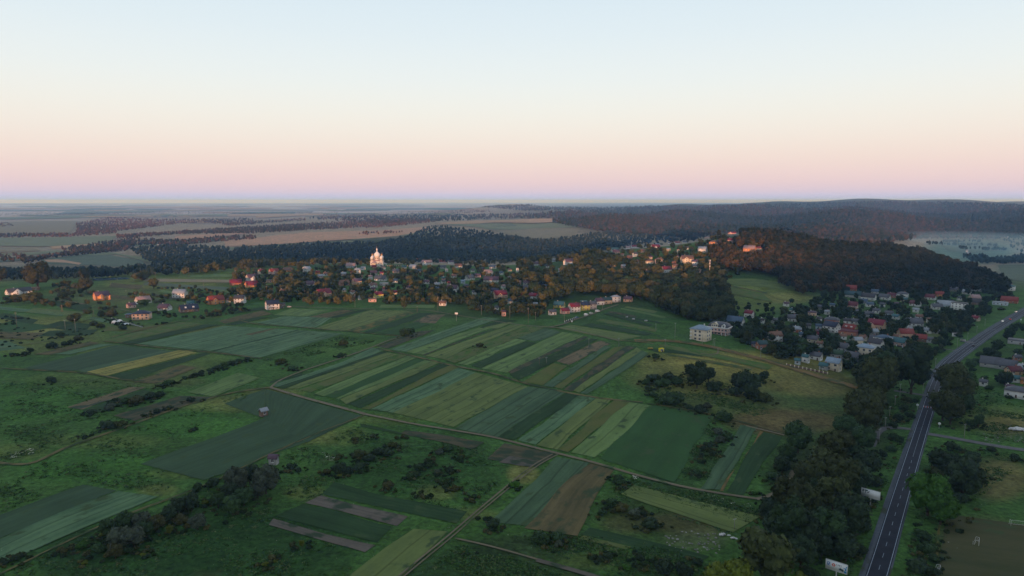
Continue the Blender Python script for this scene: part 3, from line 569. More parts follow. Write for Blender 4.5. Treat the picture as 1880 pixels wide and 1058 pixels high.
drape('soccer_pitch', [(1738,944),(1820,956),(1960,975)], [(1716,1100),(1800,1110),(2000,1130)], PIT, 1.0, 'worn brownish soccer pitch right of the road')
drape('dirt_track', [(1722,965),(1712,1100)], [(1726,965),(1717,1100)], VERGE, 1.6, None)
# ------------------------------------------------------------------ trees
def ico(n):
    import bmesh
    bm = bmesh.new(); bmesh.ops.create_icosphere(bm, subdivisions=n, radius=1.0)
    v = np.array([p.co[:] for p in bm.verts]); f = np.array([[q.index for q in p.verts] for p in bm.faces]); bm.free(); return v, f
ICO1 = ico(1); ICO2 = ico(2)
def quads(c, n, s, r):
    """leaf clumps: bent quads centred on c, facing roughly n"""
    k = len(c); t = r.normal(size=(k, 3)); n = n + r.normal(size=(k, 3)) * 0.55; n /= np.linalg.norm(n, axis=1)[:, None]
    a = np.cross(n, t); a /= np.linalg.norm(a, axis=1)[:, None]; b = np.cross(n, a); s = s[:, None]
    q = [c + a * s * r.uniform(.7, 1.2, (k, 1)), c + b * s * r.uniform(.6, 1.1, (k, 1)) + n * s * .25, c - a * s * r.uniform(.7, 1.2, (k, 1)), c - b * s * r.uniform(.6, 1.1, (k, 1)) - n * s * .2]
    v = np.stack(q, 1).reshape(-1, 3); i = np.arange(k * 4).reshape(k, 4)
    return v, np.vstack([i[:, [0, 1, 2]], i[:, [0, 2, 3]]])
def crown_geo(kind, r, leaves, size, core=ICO2):
    """unit crown: radius about 1, ground at z=0; returns verts, triangles"""
    if kind == 'broad': H0, top, nl, fat = 0.4, 2.65, 11, .55
    elif kind == 'tall': H0, top, nl, fat = 0.7, 3.6, 11, .48
    elif kind == 'poplar': H0, top, nl, fat = 0.6, 5.2, 10, .6
    elif kind == 'pine': H0, top, nl, fat = 2.6, 5.0, 8, .5
    else: H0, top, nl, fat = 0.05, 1.45, 8, .46
    cz_ = (H0 + top) / 2; hz = (top - H0) / 2
    L_ = []
    for i in range(nl):
        a = 2.4 * i + r.uniform(-.5, .5); t = (i + .5) / nl; zz = -0.75 + 1.5 * t
        rad = math.sqrt(max(0, 1 - zz * zz)) * (0.62 if kind != 'poplar' else .3)
        if kind == 'pine': rad *= 1.0 - .35 * t
        L_.append((rad * math.cos(a), rad * math.sin(a), cz_ + zz * hz * .8, r.uniform(.8, 1.15) * fat * (1.0 if kind != 'poplar' else 1.0)))
    if kind == 'bush': L_ = [(x * r.uniform(.7, 1.35), y * r.uniform(.7, 1.35), .3 + .55 * r.random(), s * r.uniform(.65, 1.2)) for x, y, z, s in L_] + [(r.uniform(-.2, .2), r.uniform(-.2, .2), r.uniform(.6, .9), r.uniform(.45, .6))]
    V_ = []; F_ = []; o = 0
    stretch = {'tall': 1.25, 'poplar': 1.7, 'pine': 1.1, 'bush': .85}.get(kind, 1.0)
    for (x, y, z, s) in L_:
        v, f = core; v = v * (1 + r.normal(0, .10, (len(v), 1))) * s * .88 * np.array([1, 1, stretch]) + (x, y, z); v[:, 2] = np.maximum(v[:, 2], .02)
        V_.append(v); F_.append(f + o); o += len(v)
    per = leaves // len(L_)
    for (x, y, z, s) in L_:
        n = r.normal(size=(per, 3)); n[:, 2] = np.abs(n[:, 2]) * 1.1 - .35; n /= np.linalg.norm(n, axis=1)[:, None]
        c = n * (s * r.uniform(.82, 1.22, (per, 1))) * np.array([1, 1, stretch]) + (x, y, z); c[:, 2] = np.maximum(c[:, 2], .05)
        v, f = quads(c, n, r.uniform(.6, 1.3, per) * size, r); V_.append(v); F_.append(f + o); o += len(v)
    return np.vstack(V_), np.vstack(F_), (H0, cz_, top, L_)
def leaf_mat(name, c1, c2):
    m, t, b = newmat(name); N = t.nodes; K = t.links
    tc = N.new('ShaderNodeTexCoord'); n1 = N.new('ShaderNodeTexNoise'); n1.inputs['Scale'].default_value = 3.2; n1.inputs['Detail'].default_value = 5; n1.inputs['Roughness'].default_value = .7
    K.new(tc.outputs['Object'], n1.inputs['Vector']); r = N.new('ShaderNodeValToRGB'); K.new(n1.outputs['Fac'], r.inputs[0])
    r.color_ramp.elements[0].position = .36; r.color_ramp.elements[1].position = .66; r.color_ramp.elements[0].color = rgb(c1); r.color_ramp.elements[1].color = rgb(c2)
    oi = N.new('ShaderNodeObjectInfo'); mr_ = N.new('ShaderNodeMapRange'); mr_.inputs['To Min'].default_value = .75; mr_.inputs['To Max'].default_value = 1.3; K.new(oi.outputs['Random'], mr_.inputs['Value'])
    vs = N.new('ShaderNodeVectorMath'); vs.operation = 'SCALE'; K.new(r.outputs[0], vs.inputs[0]); K.new(mr_.outputs[0], vs.inputs['Scale'])
    K.new(vs.outputs[0], b.inputs['Base Color']); b.inputs['Roughness'].default_value = .85; b.inputs['Specular IOR Level'].default_value = .15
    return m
LEAF = {
 'dark green': leaf_mat('leaf_dark_green', (0.0104, 0.0225, 0.0121), (0.0375, 0.064, 0.0309)),
 'deep green': leaf_mat('leaf_deep_green', (0.0138, 0.0311, 0.0138), (0.0442, 0.0861, 0.0309)),
 'brownish green': leaf_mat('leaf_brownish_green', (0.0173, 0.0259, 0.0097), (0.058, 0.0745, 0.0235)),
 'olive green': leaf_mat('leaf_olive', (0.0304, 0.0352, 0.0128), (0.068, 0.0704, 0.024)),
 'grey green': leaf_mat('leaf_grey_green', (0.0294, 0.0415, 0.0294), (0.0729, 0.0949, 0.064)),
 'bright green': leaf_mat('leaf_bright_green', (0.020, 0.060, 0.010), (0.050, 0.125, 0.020)),
 'yellow green': leaf_mat('leaf_yellow_green', (0.044, 0.064, 0.008), (0.104, 0.128, 0.0176)),
}
BARK = noise_mat('bark', (0.045, 0.036, 0.028), (0.085, 0.07, 0.055), 6, 4)
PROTO = {}
for kind, nvar in (('broad', 6), ('tall', 3), ('poplar', 1), ('bush', 8), ('pine', 2)):
    for k in range(nvar):
        r_ = np.random.default_rng(100 + k + hash(kind) % 1 + len(kind) * 17)
        v, f, (h0, czz, top, L_) = crown_geo(kind, r_, {'bush': 700, 'poplar': 900}.get(kind, 1300), .105 if kind != 'poplar' else .13)
        cm = mesh_faces('crown', v, f, [LEAF['deep green']])
        tb = MB(); rt = .085 if kind != 'bush' else .05
        if kind == 'bush':
            for a in range(4): tb.tube((0.04 * math.cos(a * 1.6), .04 * math.sin(a * 1.6), -.1), (.4 * math.cos(a * 1.6), .4 * math.sin(a * 1.6), .6), .035, .012, 5)
        else:
            tb.tube((0, 0, -.25), (.02, .03, h0 * .6), rt * 1.25, rt * .9, 8).tube((.02, .03, h0 * .6), (0, 0, czz), rt * .9, rt * .4, 8)
            for (x, y, z, s) in L_[:6]: tb.tube((.01, .02, h0 * .6 + .1 * s), (x * .9, y * .9, z), rt * .45, rt * .15, 5)
        PROTO.setdefault(kind, []).append((cm, tb.mesh('trunk', [BARK])))
CRH = {'broad': 1.55, 'tall': 2.15, 'poplar': 2.9, 'bush': .72, 'pine': 3.9}   # crown centre height in radii
TOT = {'broad': 2.85, 'tall': 3.9, 'poplar': 5.6, 'bush': 1.6, 'pine': 5.3}
# (crown centre column, row, crown radius) in photo pixels, kind, leaf colour
B_, T_, U_, G_, D_, O_, Y_, E_g = 'broad', 'tall', 'bush', 'deep green', 'dark green', 'olive green', 'yellow green', 'grey green'
BR = 'brownish green'
BELT = [(1402,1008,46,B_,BR),(1450,950,34,T_,G_),(1476,972,27,T_,D_),(1518,960,29,B_,G_),(1562,944,31,B_,D_),(1488,1050,14,U_,D_),(1443,908,27,B_,BR),(1480,914,25,B_,BR),(1528,902,26,B_,BR),(1352,1052,26,B_,Y_),(1318,1058,22,B_,Y_),(1470,1056,12,U_,Y_),(1552,1004,19,B_,D_),(1576,1006,15,U_,D_),
 (1464,800,22,B_,G_),(1547,779,15,B_,G_),(1534,817,30,B_,BR),(1511,846,30,B_,BR),(1562,830,23,B_,G_),(1490,868,26,B_,BR),(1540,866,31,B_,BR),(1444,830,15,B_,G_),(1436,850,14,B_,D_),(1418,872,12,U_,G_),(1583,802,19,B_,G_),(1588,846,22,B_,D_),(1570,874,26,B_,D_),(1583,745,26,B_,BR),
 (1614,688,27,B_,BR),(1672,676,24,T_,D_),(1596,736,26,B_,BR),(1586,765,26,B_,BR),(1555,780,17,B_,G_),(1640,686,18,B_,D_),(1693,686,14,B_,D_),(1626,662,14,B_,G_),(1604,704,22,B_,BR),(1600,880,16,U_,D_),(1604,846,14,U_,G_),(1500,890,18,B_,D_),(1410,932,16,B_,D_),(1426,958,22,B_,D_),(1470,1010,22,B_,D_),(1508,996,18,B_,D_),(1545,985,20,B_,D_),(1590,915,14,U_,D_),(1586,965,14,U_,D_)]
SCRUB = [(1660,748,9,U_,D_),(1650,766,9,U_,D_),(1672,762,8,U_,D_),(1640,778,8,U_,G_),(1664,732,8,U_,BR),(1680,735,6,U_,D_),(1650,806,9,U_,G_),(1636,822,10,U_,G_),(1622,832,8,U_,D_),(1640,800,8,U_,G_)]
EAST = [(1744,690,24,B_,BR),(1756,714,24,B_,BR),(1731,738,24,B_,BR),(1770,700,17,B_,G_),(1745,752,19,B_,BR),(1768,735,15,B_,G_),(1703,903,31,B_,'bright green'),(1727,930,23,B_,'bright green'),(1767,874,29,B_,D_),(1727,843,19,B_,D_),(1745,818,13,U_,D_),(1787,838,15,U_,D_),(1819,823,8,U_,D_),(1864,838,9,U_,D_),
 (1694,980,14,U_,G_),(1702,1004,16,U_,G_),(1684,1036,18,U_,D_),(1714,1024,12,U_,G_),(1750,846,14,B_,D_),(1720,868,14,U_,BR),(1790,868,14,U_,D_),(1760,912,14,U_,D_),(1786,775,10,U_,G_),(1796,770,8,T_,G_),(1710,1048,14,U_,D_)]
MIDR = [(1200,692,13,U_,D_),(1216,701,13,U_,G_),(1227,690,12,U_,D_),(1243,698,11,U_,G_),(1233,728,20,U_,'deep green'),(1266,677,10,B_,D_),(1279,690,16,B_,D_),(1285,676,10,B_,D_),(1301,687,10,B_,D_),(1310,707,15,U_,D_),(1374,703,20,B_,D_),(1356,698,14,B_,D_),(1351,716,12,U_,D_),(1382,723,16,U_,D_),(1402,727,14,U_,BR),(1403,688,8,B_,D_),(1265,747,7,U_,D_),(1285,750,11,U_,D_),(1297,745,10,U_,E_g),(1330,763,15,U_,G_),(1204,654,8,U_,D_),(1201,724,7,U_,G_),(1186,700,8,U_,G_),(1191,712,7,U_,D_),
 (1318,790,9,U_,E_g),(1300,816,8,U_,D_),(1322,806,10,U_,E_g),(1336,800,9,U_,G_),(1296,834,6,U_,G_),(1284,846,5,U_,G_),(1291,822,5,U_,D_),(1310,830,6,U_,D_),(1280,866,7,U_,G_),(1137,880,12,U_,G_),
 (1122,922,11,U_,G_),(1141,930,13,U_,O_),(1166,938,12,U_,E_g),(1193,958,17,U_,D_),(1180,942,9,U_,D_),(1105,940,9,U_,G_),(994,986,17,U_,G_),(1022,984,12,U_,G_),(1026,998,9,U_,E_g),(1116,1019,9,U_,D_),(1176,1023,9,U_,D_),(1103,1023,6,U_,D_),(1218,1037,18,U_,D_),(1256,1043,17,U_,D_),(945,888,9,U_,'bright green'),(906,959,12,U_,D_),(1150,1040,8,U_,'bright green'),(1386,905,6,U_,'bright green'),(1280,1030,10,U_,D_)]
ROWL = [(436,878,20,B_,E_g),(459,868,15,B_,D_),(489,878,20,B_,E_g),(391,884,12,U_,D_),(363,894,10,U_,G_),(423,898,15,B_,D_),(448,907,15,B_,G_),(474,898,13,B_,E_g),(401,917,12,B_,G_),(427,926,14,B_,G_),(376,922,6,U_,Y_),(352,921,13,B_,D_),(327,926,13,B_,D_),(310,939,13,B_,D_),(331,952,13,U_,O_),(363,956,12,B_,E_g),(287,956,13,B_,O_),(259,952,15,B_,E_g),(231,956,15,B_,G_),(199,967,13,B_,G_),(221,982,17,B_,E_g),(246,982,16,B_,E_g),(268,969,13,B_,G_),(189,980,7,U_,Y_),(212,1009,12,B_,O_),(236,1009,9,U_,G_),(182,1006,11,U_,G_),(150,1001,10,U_,'bright green'),(155,1033,6,U_,Y_),(312,972,6,T_,Y_),(263,1018,5,U_,Y_),(487,1035,6,U_,Y_),(504,1030,4,U_,Y_),(554,997,5,T_,Y_),(118,1012,7,U_,O_),(31,1022,10,U_,D_),(8,1030,8,U_,D_)]
LEFTM = [(199,779,13,U_,D_),(219,778,10,U_,BR),(350,733,8,U_,D_),(288,754,8,U_,D_),(311,747,6,U_,D_),(265,762,5,U_,D_),(202,746,9,U_,E_g),(230,736,9,U_,G_),(250,734,12,U_,O_),(276,726,11,U_,D_),(293,723,9,U_,D_),(168,755,7,U_,D_),(309,703,8,U_,G_),(95,697,9,U_,D_),(95,634,9,U_,D_),(112,614,7,U_,G_),(130,628,7,U_,D_),(143,620,9,U_,O_),(118,630,7,U_,D_),(56,642,6,U_,D_),(45,649,6,U_,D_),(23,650,5,U_,D_),(357,688,6,U_,D_),(370,684,7,U_,D_),(385,679,7,U_,G_),(398,674,7,U_,D_),(412,669,7,U_,G_),(425,665,7,U_,D_),(440,662,6,U_,G_),(455,658,5,U_,D_),(299,707,6,U_,D_),(318,701,5,U_,D_),(340,693,5,U_,G_),(213,733,6,U_,D_),(355,788,5,U_,D_),(156,800,4,U_,D_),(631,628,9,U_,BR),(515,663,9,U_,BR),(536,675,7,U_,G_),(626,651,6,U_,G_),(744,610,10,U_,G_),(754,606,7,U_,G_),(881,633,7,U_,BR)]
SHR = [(623,837,7,U_,BR),(695,827,11,U_,D_),(712,830,12,U_,D_),(720,817,8,U_,BR),(661,832,12,U_,BR),(677,840,11,U_,D_),(659,854,11,U_,D_),(623,859,13,U_,D_),(600,865,8,U_,O_),(623,873,5,U_,Y_),(638,862,9,U_,D_),(769,857,10,U_,G_),(787,854,8,U_,G_),(753,872,7,U_,G_),(766,870,8,U_,D_),(825,861,9,U_,D_),(807,828,8,U_,E_g),(824,821,9,U_,G_),(803,865,6,U_,E_g),(795,843,5,U_,O_),(845,840,6,U_,G_),(822,882,8,U_,G_),(817,893,6,U_,G_),(835,897,7,U_,O_),(715,890,11,U_,O_),(775,909,5,U_,O_),(871,911,6,U_,G_),(534,856,8,U_,D_),(548,862,6,U_,D_),(500,862,9,U_,D_),(684,800,6,U_,'brownish green'),(860,1016,4,U_,G_),(890,950,4,U_,G_),(740,800,5,U_,O_),(652,806,6,U_,O_)]
TOPL = [(70,503,19,B_,O_),(155,503,8,B_,O_),(2,503,9,B_,O_),(120,520,9,U_,O_),(140,524,8,U_,O_),(158,522,10,B_,O_),(282,519,8,B_,O_),(115,541,8,U_,O_),(82,553,8,U_,O_),(95,557,6,U_,O_),(448,486,7,T_,O_),(433,508,6,T_,O_),(550,489,5,T_,O_),(265,555,10,U_,G_),(138,582,12,U_,BR),(160,571,8,U_,BR),(205,573,11,U_,O_),(187,575,8,U_,BR),(740,551,0,U_,O_),(742,558,5,T_,BR),(185,598,7,U_,BR),(172,593,8,U_,D_),(225,601,7,U_,D_),(345,546,5,U_,O_),(262,505,14,U_,O_),(60,545,16,U_,O_),(30,548,10,U_,O_)]
TOPL = [t for t in TOPL if t[2] > 0]
TREES = []   # dict(x,y,R,kind,col,px,py,rp, zone)
def add_px(lst, zone):
    a = np.array([(t[0], t[1], t[2]) for t in lst], float); hc = np.array([CRH[t[3]] for t in lst])
    x, y = ray(a[:, 0], a[:, 1] + hc * a[:, 2] * .93)
    for i, t in enumerate(lst):
        R_ = t[2] * math.hypot(y[i], CZ * .3) / FPX * 1.02
        TREES.append(dict(x=x[i], y=y[i], R=R_, kind=t[3], col=t[4], px=t[0], py=t[1], rp=t[2], zone=zone, man=True))
add_px(BELT, 'belt'); add_px(SCRUB, 'scrub'); add_px(EAST, 'east'); add_px(MIDR, 'midr'); add_px(ROWL, 'rowl'); add_px(LEFTM, 'leftm'); add_px(SHR, 'shr'); add_px(TOPL, 'topl')

def inpoly(x, y, poly):
    ins = np.zeros(len(x), bool); n = len(poly)
    for i in range(n):
        x1, y1 = poly[i]; x2, y2 = poly[(i + 1) % n]
        c = ((y1 > y) != (y2 > y)) & (x < (x2 - x1) * (y - y1) / ((y2 - y1) or 1e-9) + x1); ins ^= c
    return ins
def sample(poly, n, mind, r):
    """jittered lattice inside a polygon, thinned to n"""
    p = np.array(poly, float); lo = p.min(0); hi = p.max(0); dv = mind * .86; du = 2 * dv
    U_g, V_g = np.meshgrid(np.arange(lo[0], hi[0] + du, du), np.arange(lo[1], hi[1] + dv, dv)); U_g = U_g + (np.arange(len(U_g)) % 2)[:, None] * du / 2
    q = np.stack([U_g.ravel(), V_g.ravel()], -1); q = q + r.uniform(-.42, .42, q.shape) * (du, dv); q = q[inpoly(q[:, 0], q[:, 1], poly)]
    return q[r.permutation(len(q))[:n]]
def fill(poly, n, mind, h, kinds, cols, zone, seed):
    r = np.random.default_rng(seed); q = sample(poly, n, mind, r); x, y = ray(q[:, 0], q[:, 1])
    for i in range(len(q)):
        kd = kinds[r.integers(len(kinds))]; hh = r.uniform(*h) * (.55 if kd == 'bush' else 1)
        R_ = hh / TOT[kd]; d = y[i]
        TREES.append(dict(x=x[i], y=y[i], R=R_, kind=kd, col=cols[r.integers(len(cols))], px=q[i, 0], py=q[i, 1] - CRH[kd] * R_ * FPX / d, rp=R_ * FPX / d, zone=zone, man=False))
VC = [G_, D_, O_, BR, O_, G_]
fill([(430,508),(560,500),(620,492),(680,500),(760,494),(860,490),(1000,500),(1010,560),(985,590),(940,582),(905,584),(850,563),(805,560),(700,560),(600,562),(520,557),(470,550),(430,548)], 1050, 4.4, (7.5, 13), [B_, B_, U_, T_, B_], VC, 'centre', 11)
fill([(930,515),(960,482),(1060,468),(1130,478),(1200,503),(1300,512),(1335,540),(1345,592),(1290,592),(1240,582),(1180,553),(1140,545),(1060,542),(1000,558),(950,560)], 680, 4.8, (13, 20), [B_, B_, T_], [G_, BR, O_, BR, D_], 'wood', 12)
fill([(1190,553),(1250,560),(1330,560),(1345,592),(1290,592),(1240,584)], 60, 4.0, (13, 20), [T_, B_], [D_, BR], 'wood', 22)
fill([(1335,588),(1400,594),(1480,566),(1510,545),(1560,532),(1700,532),(1850,530),(1866,556),(1800,588),(1745,636),(1700,668),(1620,672),(1570,690),(1500,655),(1440,662),(1400,648),(1330,618),(1300,600)], 1250, 4.3, (6.5, 12), [B_, B_, U_, T_], [G_, D_, D_, G_, BR], 'east_village', 13)
fill([(2060,560),(1900,576),(1860,598),(1800,648),(1775,676),(1790,715),(1900,745),(2060,780)], 260, 6, (6, 12), [B_, B_, U_], [G_, D_, D_, G_], 'east_road', 14)
fill([(1110,462),(1200,442),(1335,432),(1400,448),(1405,480),(1330,520),(1290,512),(1200,503),(1110,484)], 420, 3.4, (8, 13), [B_, B_, U_], [G_, O_, BR, D_], 'hill_village', 15)
fill([(334,503),(430,489),(560,484),(680,484),(680,490),(560,491),(430,496),(340,508)], 150, 2.2, (10, 16), [B_, T_], [BR, O_, BR], 'ridge_row', 16)
fill([(700,484),(860,480),(1000,474),(1000,482),(860,490),(700,490)], 120, 2.4, (9, 14), [B_, T_], [BR, O_, G_], 'ridge_row', 17)
fill([(100,526),(165,520),(175,540),(120,552),(90,548)], 36, 4, (5, 9), [B_, U_], [O_, O_, G_], 'left_garden', 18)
fill([(268,572),(300,584),(370,588),(420,578),(470,570),(430,562),(350,585)], 60, 3.5, (3.5, 6.5), [U_, B_], [G_, D_, O_], 'left_garden', 19)
fill([(180,588),(230,604),(280,600),(320,592),(260,596),(200,580)], 30, 4, (3, 5), [U_], [G_, D_], 'left_garden', 20)
fill([(280,530),(330,535),(400,545),(440,545),(430,530),(400,535),(340,528)], 44, 4, (4, 7), [U_, B_], [G_, O_], 'left_garden', 21)
fill([(0,578),(60,585),(20,600),(-20,600)], 14, 5, (3, 6), [U_], [D_, G_], 'left_garden', 23)
fill([(1340,560),(1400,552),(1480,556),(1470,575),(1400,592),(1350,586)], 34, 8, (4, 8), [U_, U_, B_], [G_, D_], 'east_village', 24)
fill([(1560,650),(1600,668),(1680,668),(1700,655),(1640,676),(1560,668)], 34, 6, (4, 8), [U_, B_], [G_, D_], 'east_village', 25)
fill([(1560,690),(1620,712),(1585,730),(1560,760),(1600,770)], 12, 8, (6, 10), [B_], [BR, D_], 'belt', 26)

fill([(200,540),(300,560),(420,566),(470,552),(560,560),(640,560),(640,545),(480,535),(430,545),(300,545)], 120, 4.5, (5, 10), [B_, U_, B_], [G_, O_, BR, O_], 'left_garden', 31)
fill([(0,545),(60,550),(130,548),(180,556),(230,570),(180,572),(60,562),(0,560)], 50, 5, (4, 8), [U_, B_], [G_, O_], 'left_garden', 32)
fill([(0,600),(90,606),(160,600),(200,612),(120,622),(30,640),(0,640)], 36, 6, (2.5, 4.5), [U_], [G_, D_], 'left_garden', 33)
fill([(430,500),(560,498),(640,500),(640,525),(560,535),(470,532),(430,520)], 130, 4, (6, 11), [B_, B_, U_], [O_, O_, BR, G_], 'left_garden', 34)
fill([(-160,560),(-10,556),(-10,640),(-160,660)], 40, 7, (4, 8), [B_, U_], [G_, O_], 'left_garden', 35)
fill([(1890,800),(2040,800),(2040,860),(1890,850)], 14, 9, (5, 9), [B_, U_], [G_, D_], 'east_road', 36)
# ------------------------------------------------------------------ labels that point at one thing
USED = set(); MARKS = []
def relations(px, py, mx, my):
    dx, dy = px - mx, py - my
    if abs(dx) > 2.2 * abs(dy): return ['just left of' if dx < 0 else 'just right of']
    if abs(dy) > 1.2 * abs(dx) : return ['behind' if dy < 0 else 'in front of']
    a = 'left' if dx < 0 else 'right'; b = 'back' if dy < 0 else 'front'
    return ['to the %s %s of' % (b, a)]
FARW = {'just left of': 'farther left of', 'just right of': 'farther right of', 'behind': 'well behind', 'in front of': 'well in front of'}
def unique(desc, px, py, group=None, marks=None):
    ms = sorted(marks or MARKS, key=lambda m: (m[1] - px) ** 2 + (2.0 * (m[2] - py)) ** 2)
    cands = []
    for n_, m in enumerate(ms[:14]):
        if (m[1] - px) ** 2 + (m[2] - py) ** 2 < 4: continue
        for r_ in relations(px, py, m[1], m[2]):
            cands.append('%s %s %s' % (desc, r_ if n_ < 4 else FARW.get(r_, r_), m[0]))
    for a in cands:
        if a not in USED and len(a.split()) <= 16: USED.add(a); return a
    for m in ms[:10]:
        for k in ('second', 'third', 'fourth', 'fifth', 'sixth', 'seventh', 'eighth', 'ninth'):
            a = '%s, %s from %s' % (desc, k, m[0])
            if a not in USED and len(a.split()) <= 16: USED.add(a); return a
    return desc

# ------------------------------------------------------------------ houses
def wm(n, c, k=.88): return noise_mat('wall_' + n.replace(' ', '_'), shade(c, k), c, .6, 4, .9, .1)
WALLC = {'white': (0.66, 0.67, 0.68), 'cream': (0.66, 0.58, 0.46), 'peach': (0.62, 0.42, 0.30), 'orange': (0.62, 0.28, 0.12), 'yellow': (0.60, 0.52, 0.16), 'pink': (0.56, 0.38, 0.34), 'grey': (0.36, 0.37, 0.38), 'brick': (0.36, 0.16, 0.11), 'beige': (0.46, 0.40, 0.30), 'brown': (0.22, 0.15, 0.12), 'pale blue': (0.42, 0.50, 0.58)}
ROOFC = {'dark grey': (0.045, 0.045, 0.055), 'slate': (0.075, 0.080, 0.10), 'light grey': (0.26, 0.29, 0.34), 'pale blue': (0.20, 0.27, 0.36), 'blue': (0.05, 0.09, 0.15), 'navy': (0.018, 0.028, 0.06), 'teal': (0.035, 0.11, 0.13), 'dark teal': (0.022, 0.06, 0.07), 'crimson': (0.16, 0.015, 0.032), 'red': (0.19, 0.03, 0.024), 'maroon': (0.10, 0.02, 0.03), 'purple': (0.085, 0.05, 0.075), 'brown': (0.16, 0.085, 0.06), 'pinkish': (0.30, 0.20, 0.20), 'green': (0.03, 0.07, 0.04)}
WM = {k: wm(k, v) for k, v in WALLC.items()}
def roof_mat(n, c):
    m, t, b = newmat('roof_' + n.replace(' ', '_')); N = t.nodes; K = t.links
    tc = N.new('ShaderNodeTexCoord'); wv = N.new('ShaderNodeTexWave'); wv.bands_direction = 'X'; wv.inputs['Scale'].default_value = 1.3; wv.inputs['Distortion'].default_value = .4
    nz = N.new('ShaderNodeTexNoise'); nz.inputs['Scale'].default_value = .7; nz.inputs['Detail'].default_value = 5; K.new(tc.outputs['Object'], wv.inputs['Vector']); K.new(tc.outputs['Object'], nz.inputs['Vector'])
    a = N.new('ShaderNodeMath'); a.operation = 'MULTIPLY_ADD'; K.new(wv.outputs['Fac'], a.inputs[0]); a.inputs[1].default_value = .3; K.new(nz.outputs['Fac'], a.inputs[2])
    r = N.new('ShaderNodeValToRGB'); K.new(a.outputs[0], r.inputs[0]); r.color_ramp.elements[0].position = .35; r.color_ramp.elements[1].position = .95
    r.color_ramp.elements[0].color = rgb(shade(c, .72)); r.color_ramp.elements[1].color = rgb(shade(c, 1.18)); K.new(r.outputs[0], b.inputs['Base Color'])
    b.inputs['Roughness'].default_value = .55; b.inputs['Specular IOR Level'].default_value = .3; return m
RM = {k: roof_mat(k, v) for k, v in ROOFC.items()}
GLASS = noise_mat('window_glass', (0.012, 0.014, 0.02), (0.03, 0.034, 0.045), 2, 2, .15, .5)
TRIM = noise_mat('white_trim', (0.62, 0.63, 0.65), (0.72, 0.73, 0.75), 3, 2, .6, .2)
CHIM = noise_mat('chimney_brick', (0.26, 0.10, 0.07), (0.38, 0.17, 0.12), 5, 3)
PALECH = noise_mat('chimney_plaster', (0.50, 0.48, 0.45), (0.62, 0.60, 0.57), 5, 3)
DOORM = noise_mat('door_wood', (0.07, 0.045, 0.03), (0.11, 0.07, 0.05), 5, 3)
def win_mesh(w, h, n):
    b = MB(); b.box(-w/2, w/2, -.04, .02, 0, h, 0)
    for x0, x1, z0, z1 in ((-w/2-.1, -w/2, -.1, h+.1), (w/2, w/2+.1, -.1, h+.1), (-w/2, w/2, h, h+.1), (-w/2-.16, w/2+.16, -.2, -.1), (-w/2, w/2, -.1, 0), (-.04, .04, 0, h)):
        b.box(x0, x1, -.09 if z1 > -.05 else -.18, .015, z0, z1, 1)
    return b.mesh('window', [GLASS, TRIM])
WIN = win_mesh(1.35, 1.45, 2); WINB = win_mesh(1.8, 1.7, 2)
DOOR = MB().box(-.55, .55, -.07, .03, 0, 2.1, 0).box(-.68, -.55, -.1, .03, 0, 2.2, 1).box(.55, .68, -.1, .03, 0, 2.2, 1).box(-.68, .68, -.1, .03, 2.2, 2.32, 1).mesh('door', [DOORM, TRIM])
RNAME = {'g': 'gable', 'h': 'hipped', 'f': 'flat', 's': 'sloping'}
HOUSES = []
def gable_roof(L_, W_, zw, rise, oh=.55, th=.28, ox=.5):
    k = rise / (W_ / 2); ey = W_ / 2 + oh; ez = zw - oh * k
    t = th * math.sqrt(1 + k * k)
    poly = [(-ey, ez), (0, zw + rise), (ey, ez), (ey, ez + t), (0, zw + rise + t), (-ey, ez + t)]
    b = MB(); n = 6; x0, x1 = -L_ / 2 - ox, L_ / 2 + ox
    vs = [(x0, p[0], p[1]) for p in poly] + [(x1, p[0], p[1]) for p in poly]
    b.add(vs, [(0, 1, 4, 5), (1, 2, 3, 4), (6, 11, 10, 7), (7, 10, 9, 8), (5, 4, 10, 11), (4, 3, 9, 10), (0, 6, 7, 1), (1, 7, 8, 2), (0, 5, 11, 6), (2, 8, 9, 3)]); return b
def hip_roof(L_, W_, zw, rise, oh=.6, th=.22):
    a, c = L_ / 2 + oh, W_ / 2 + oh; r = max(.3, (L_ - W_) / 2)
    return MB().add([(-a, -c, zw), (a, -c, zw), (a, c, zw), (-a, c, zw), (-a, -c, zw + th), (a, -c, zw + th), (a, c, zw + th), (-a, c, zw + th), (-r, 0, zw + rise + th), (r, 0, zw + rise + th)],
                    [(0, 3, 2, 1), (0, 1, 5, 4), (1, 2, 6, 5), (2, 3, 7, 6), (3, 0, 4, 7), (4, 5, 9, 8), (6, 7, 8, 9), (5, 6, 9), (7, 4, 8)])
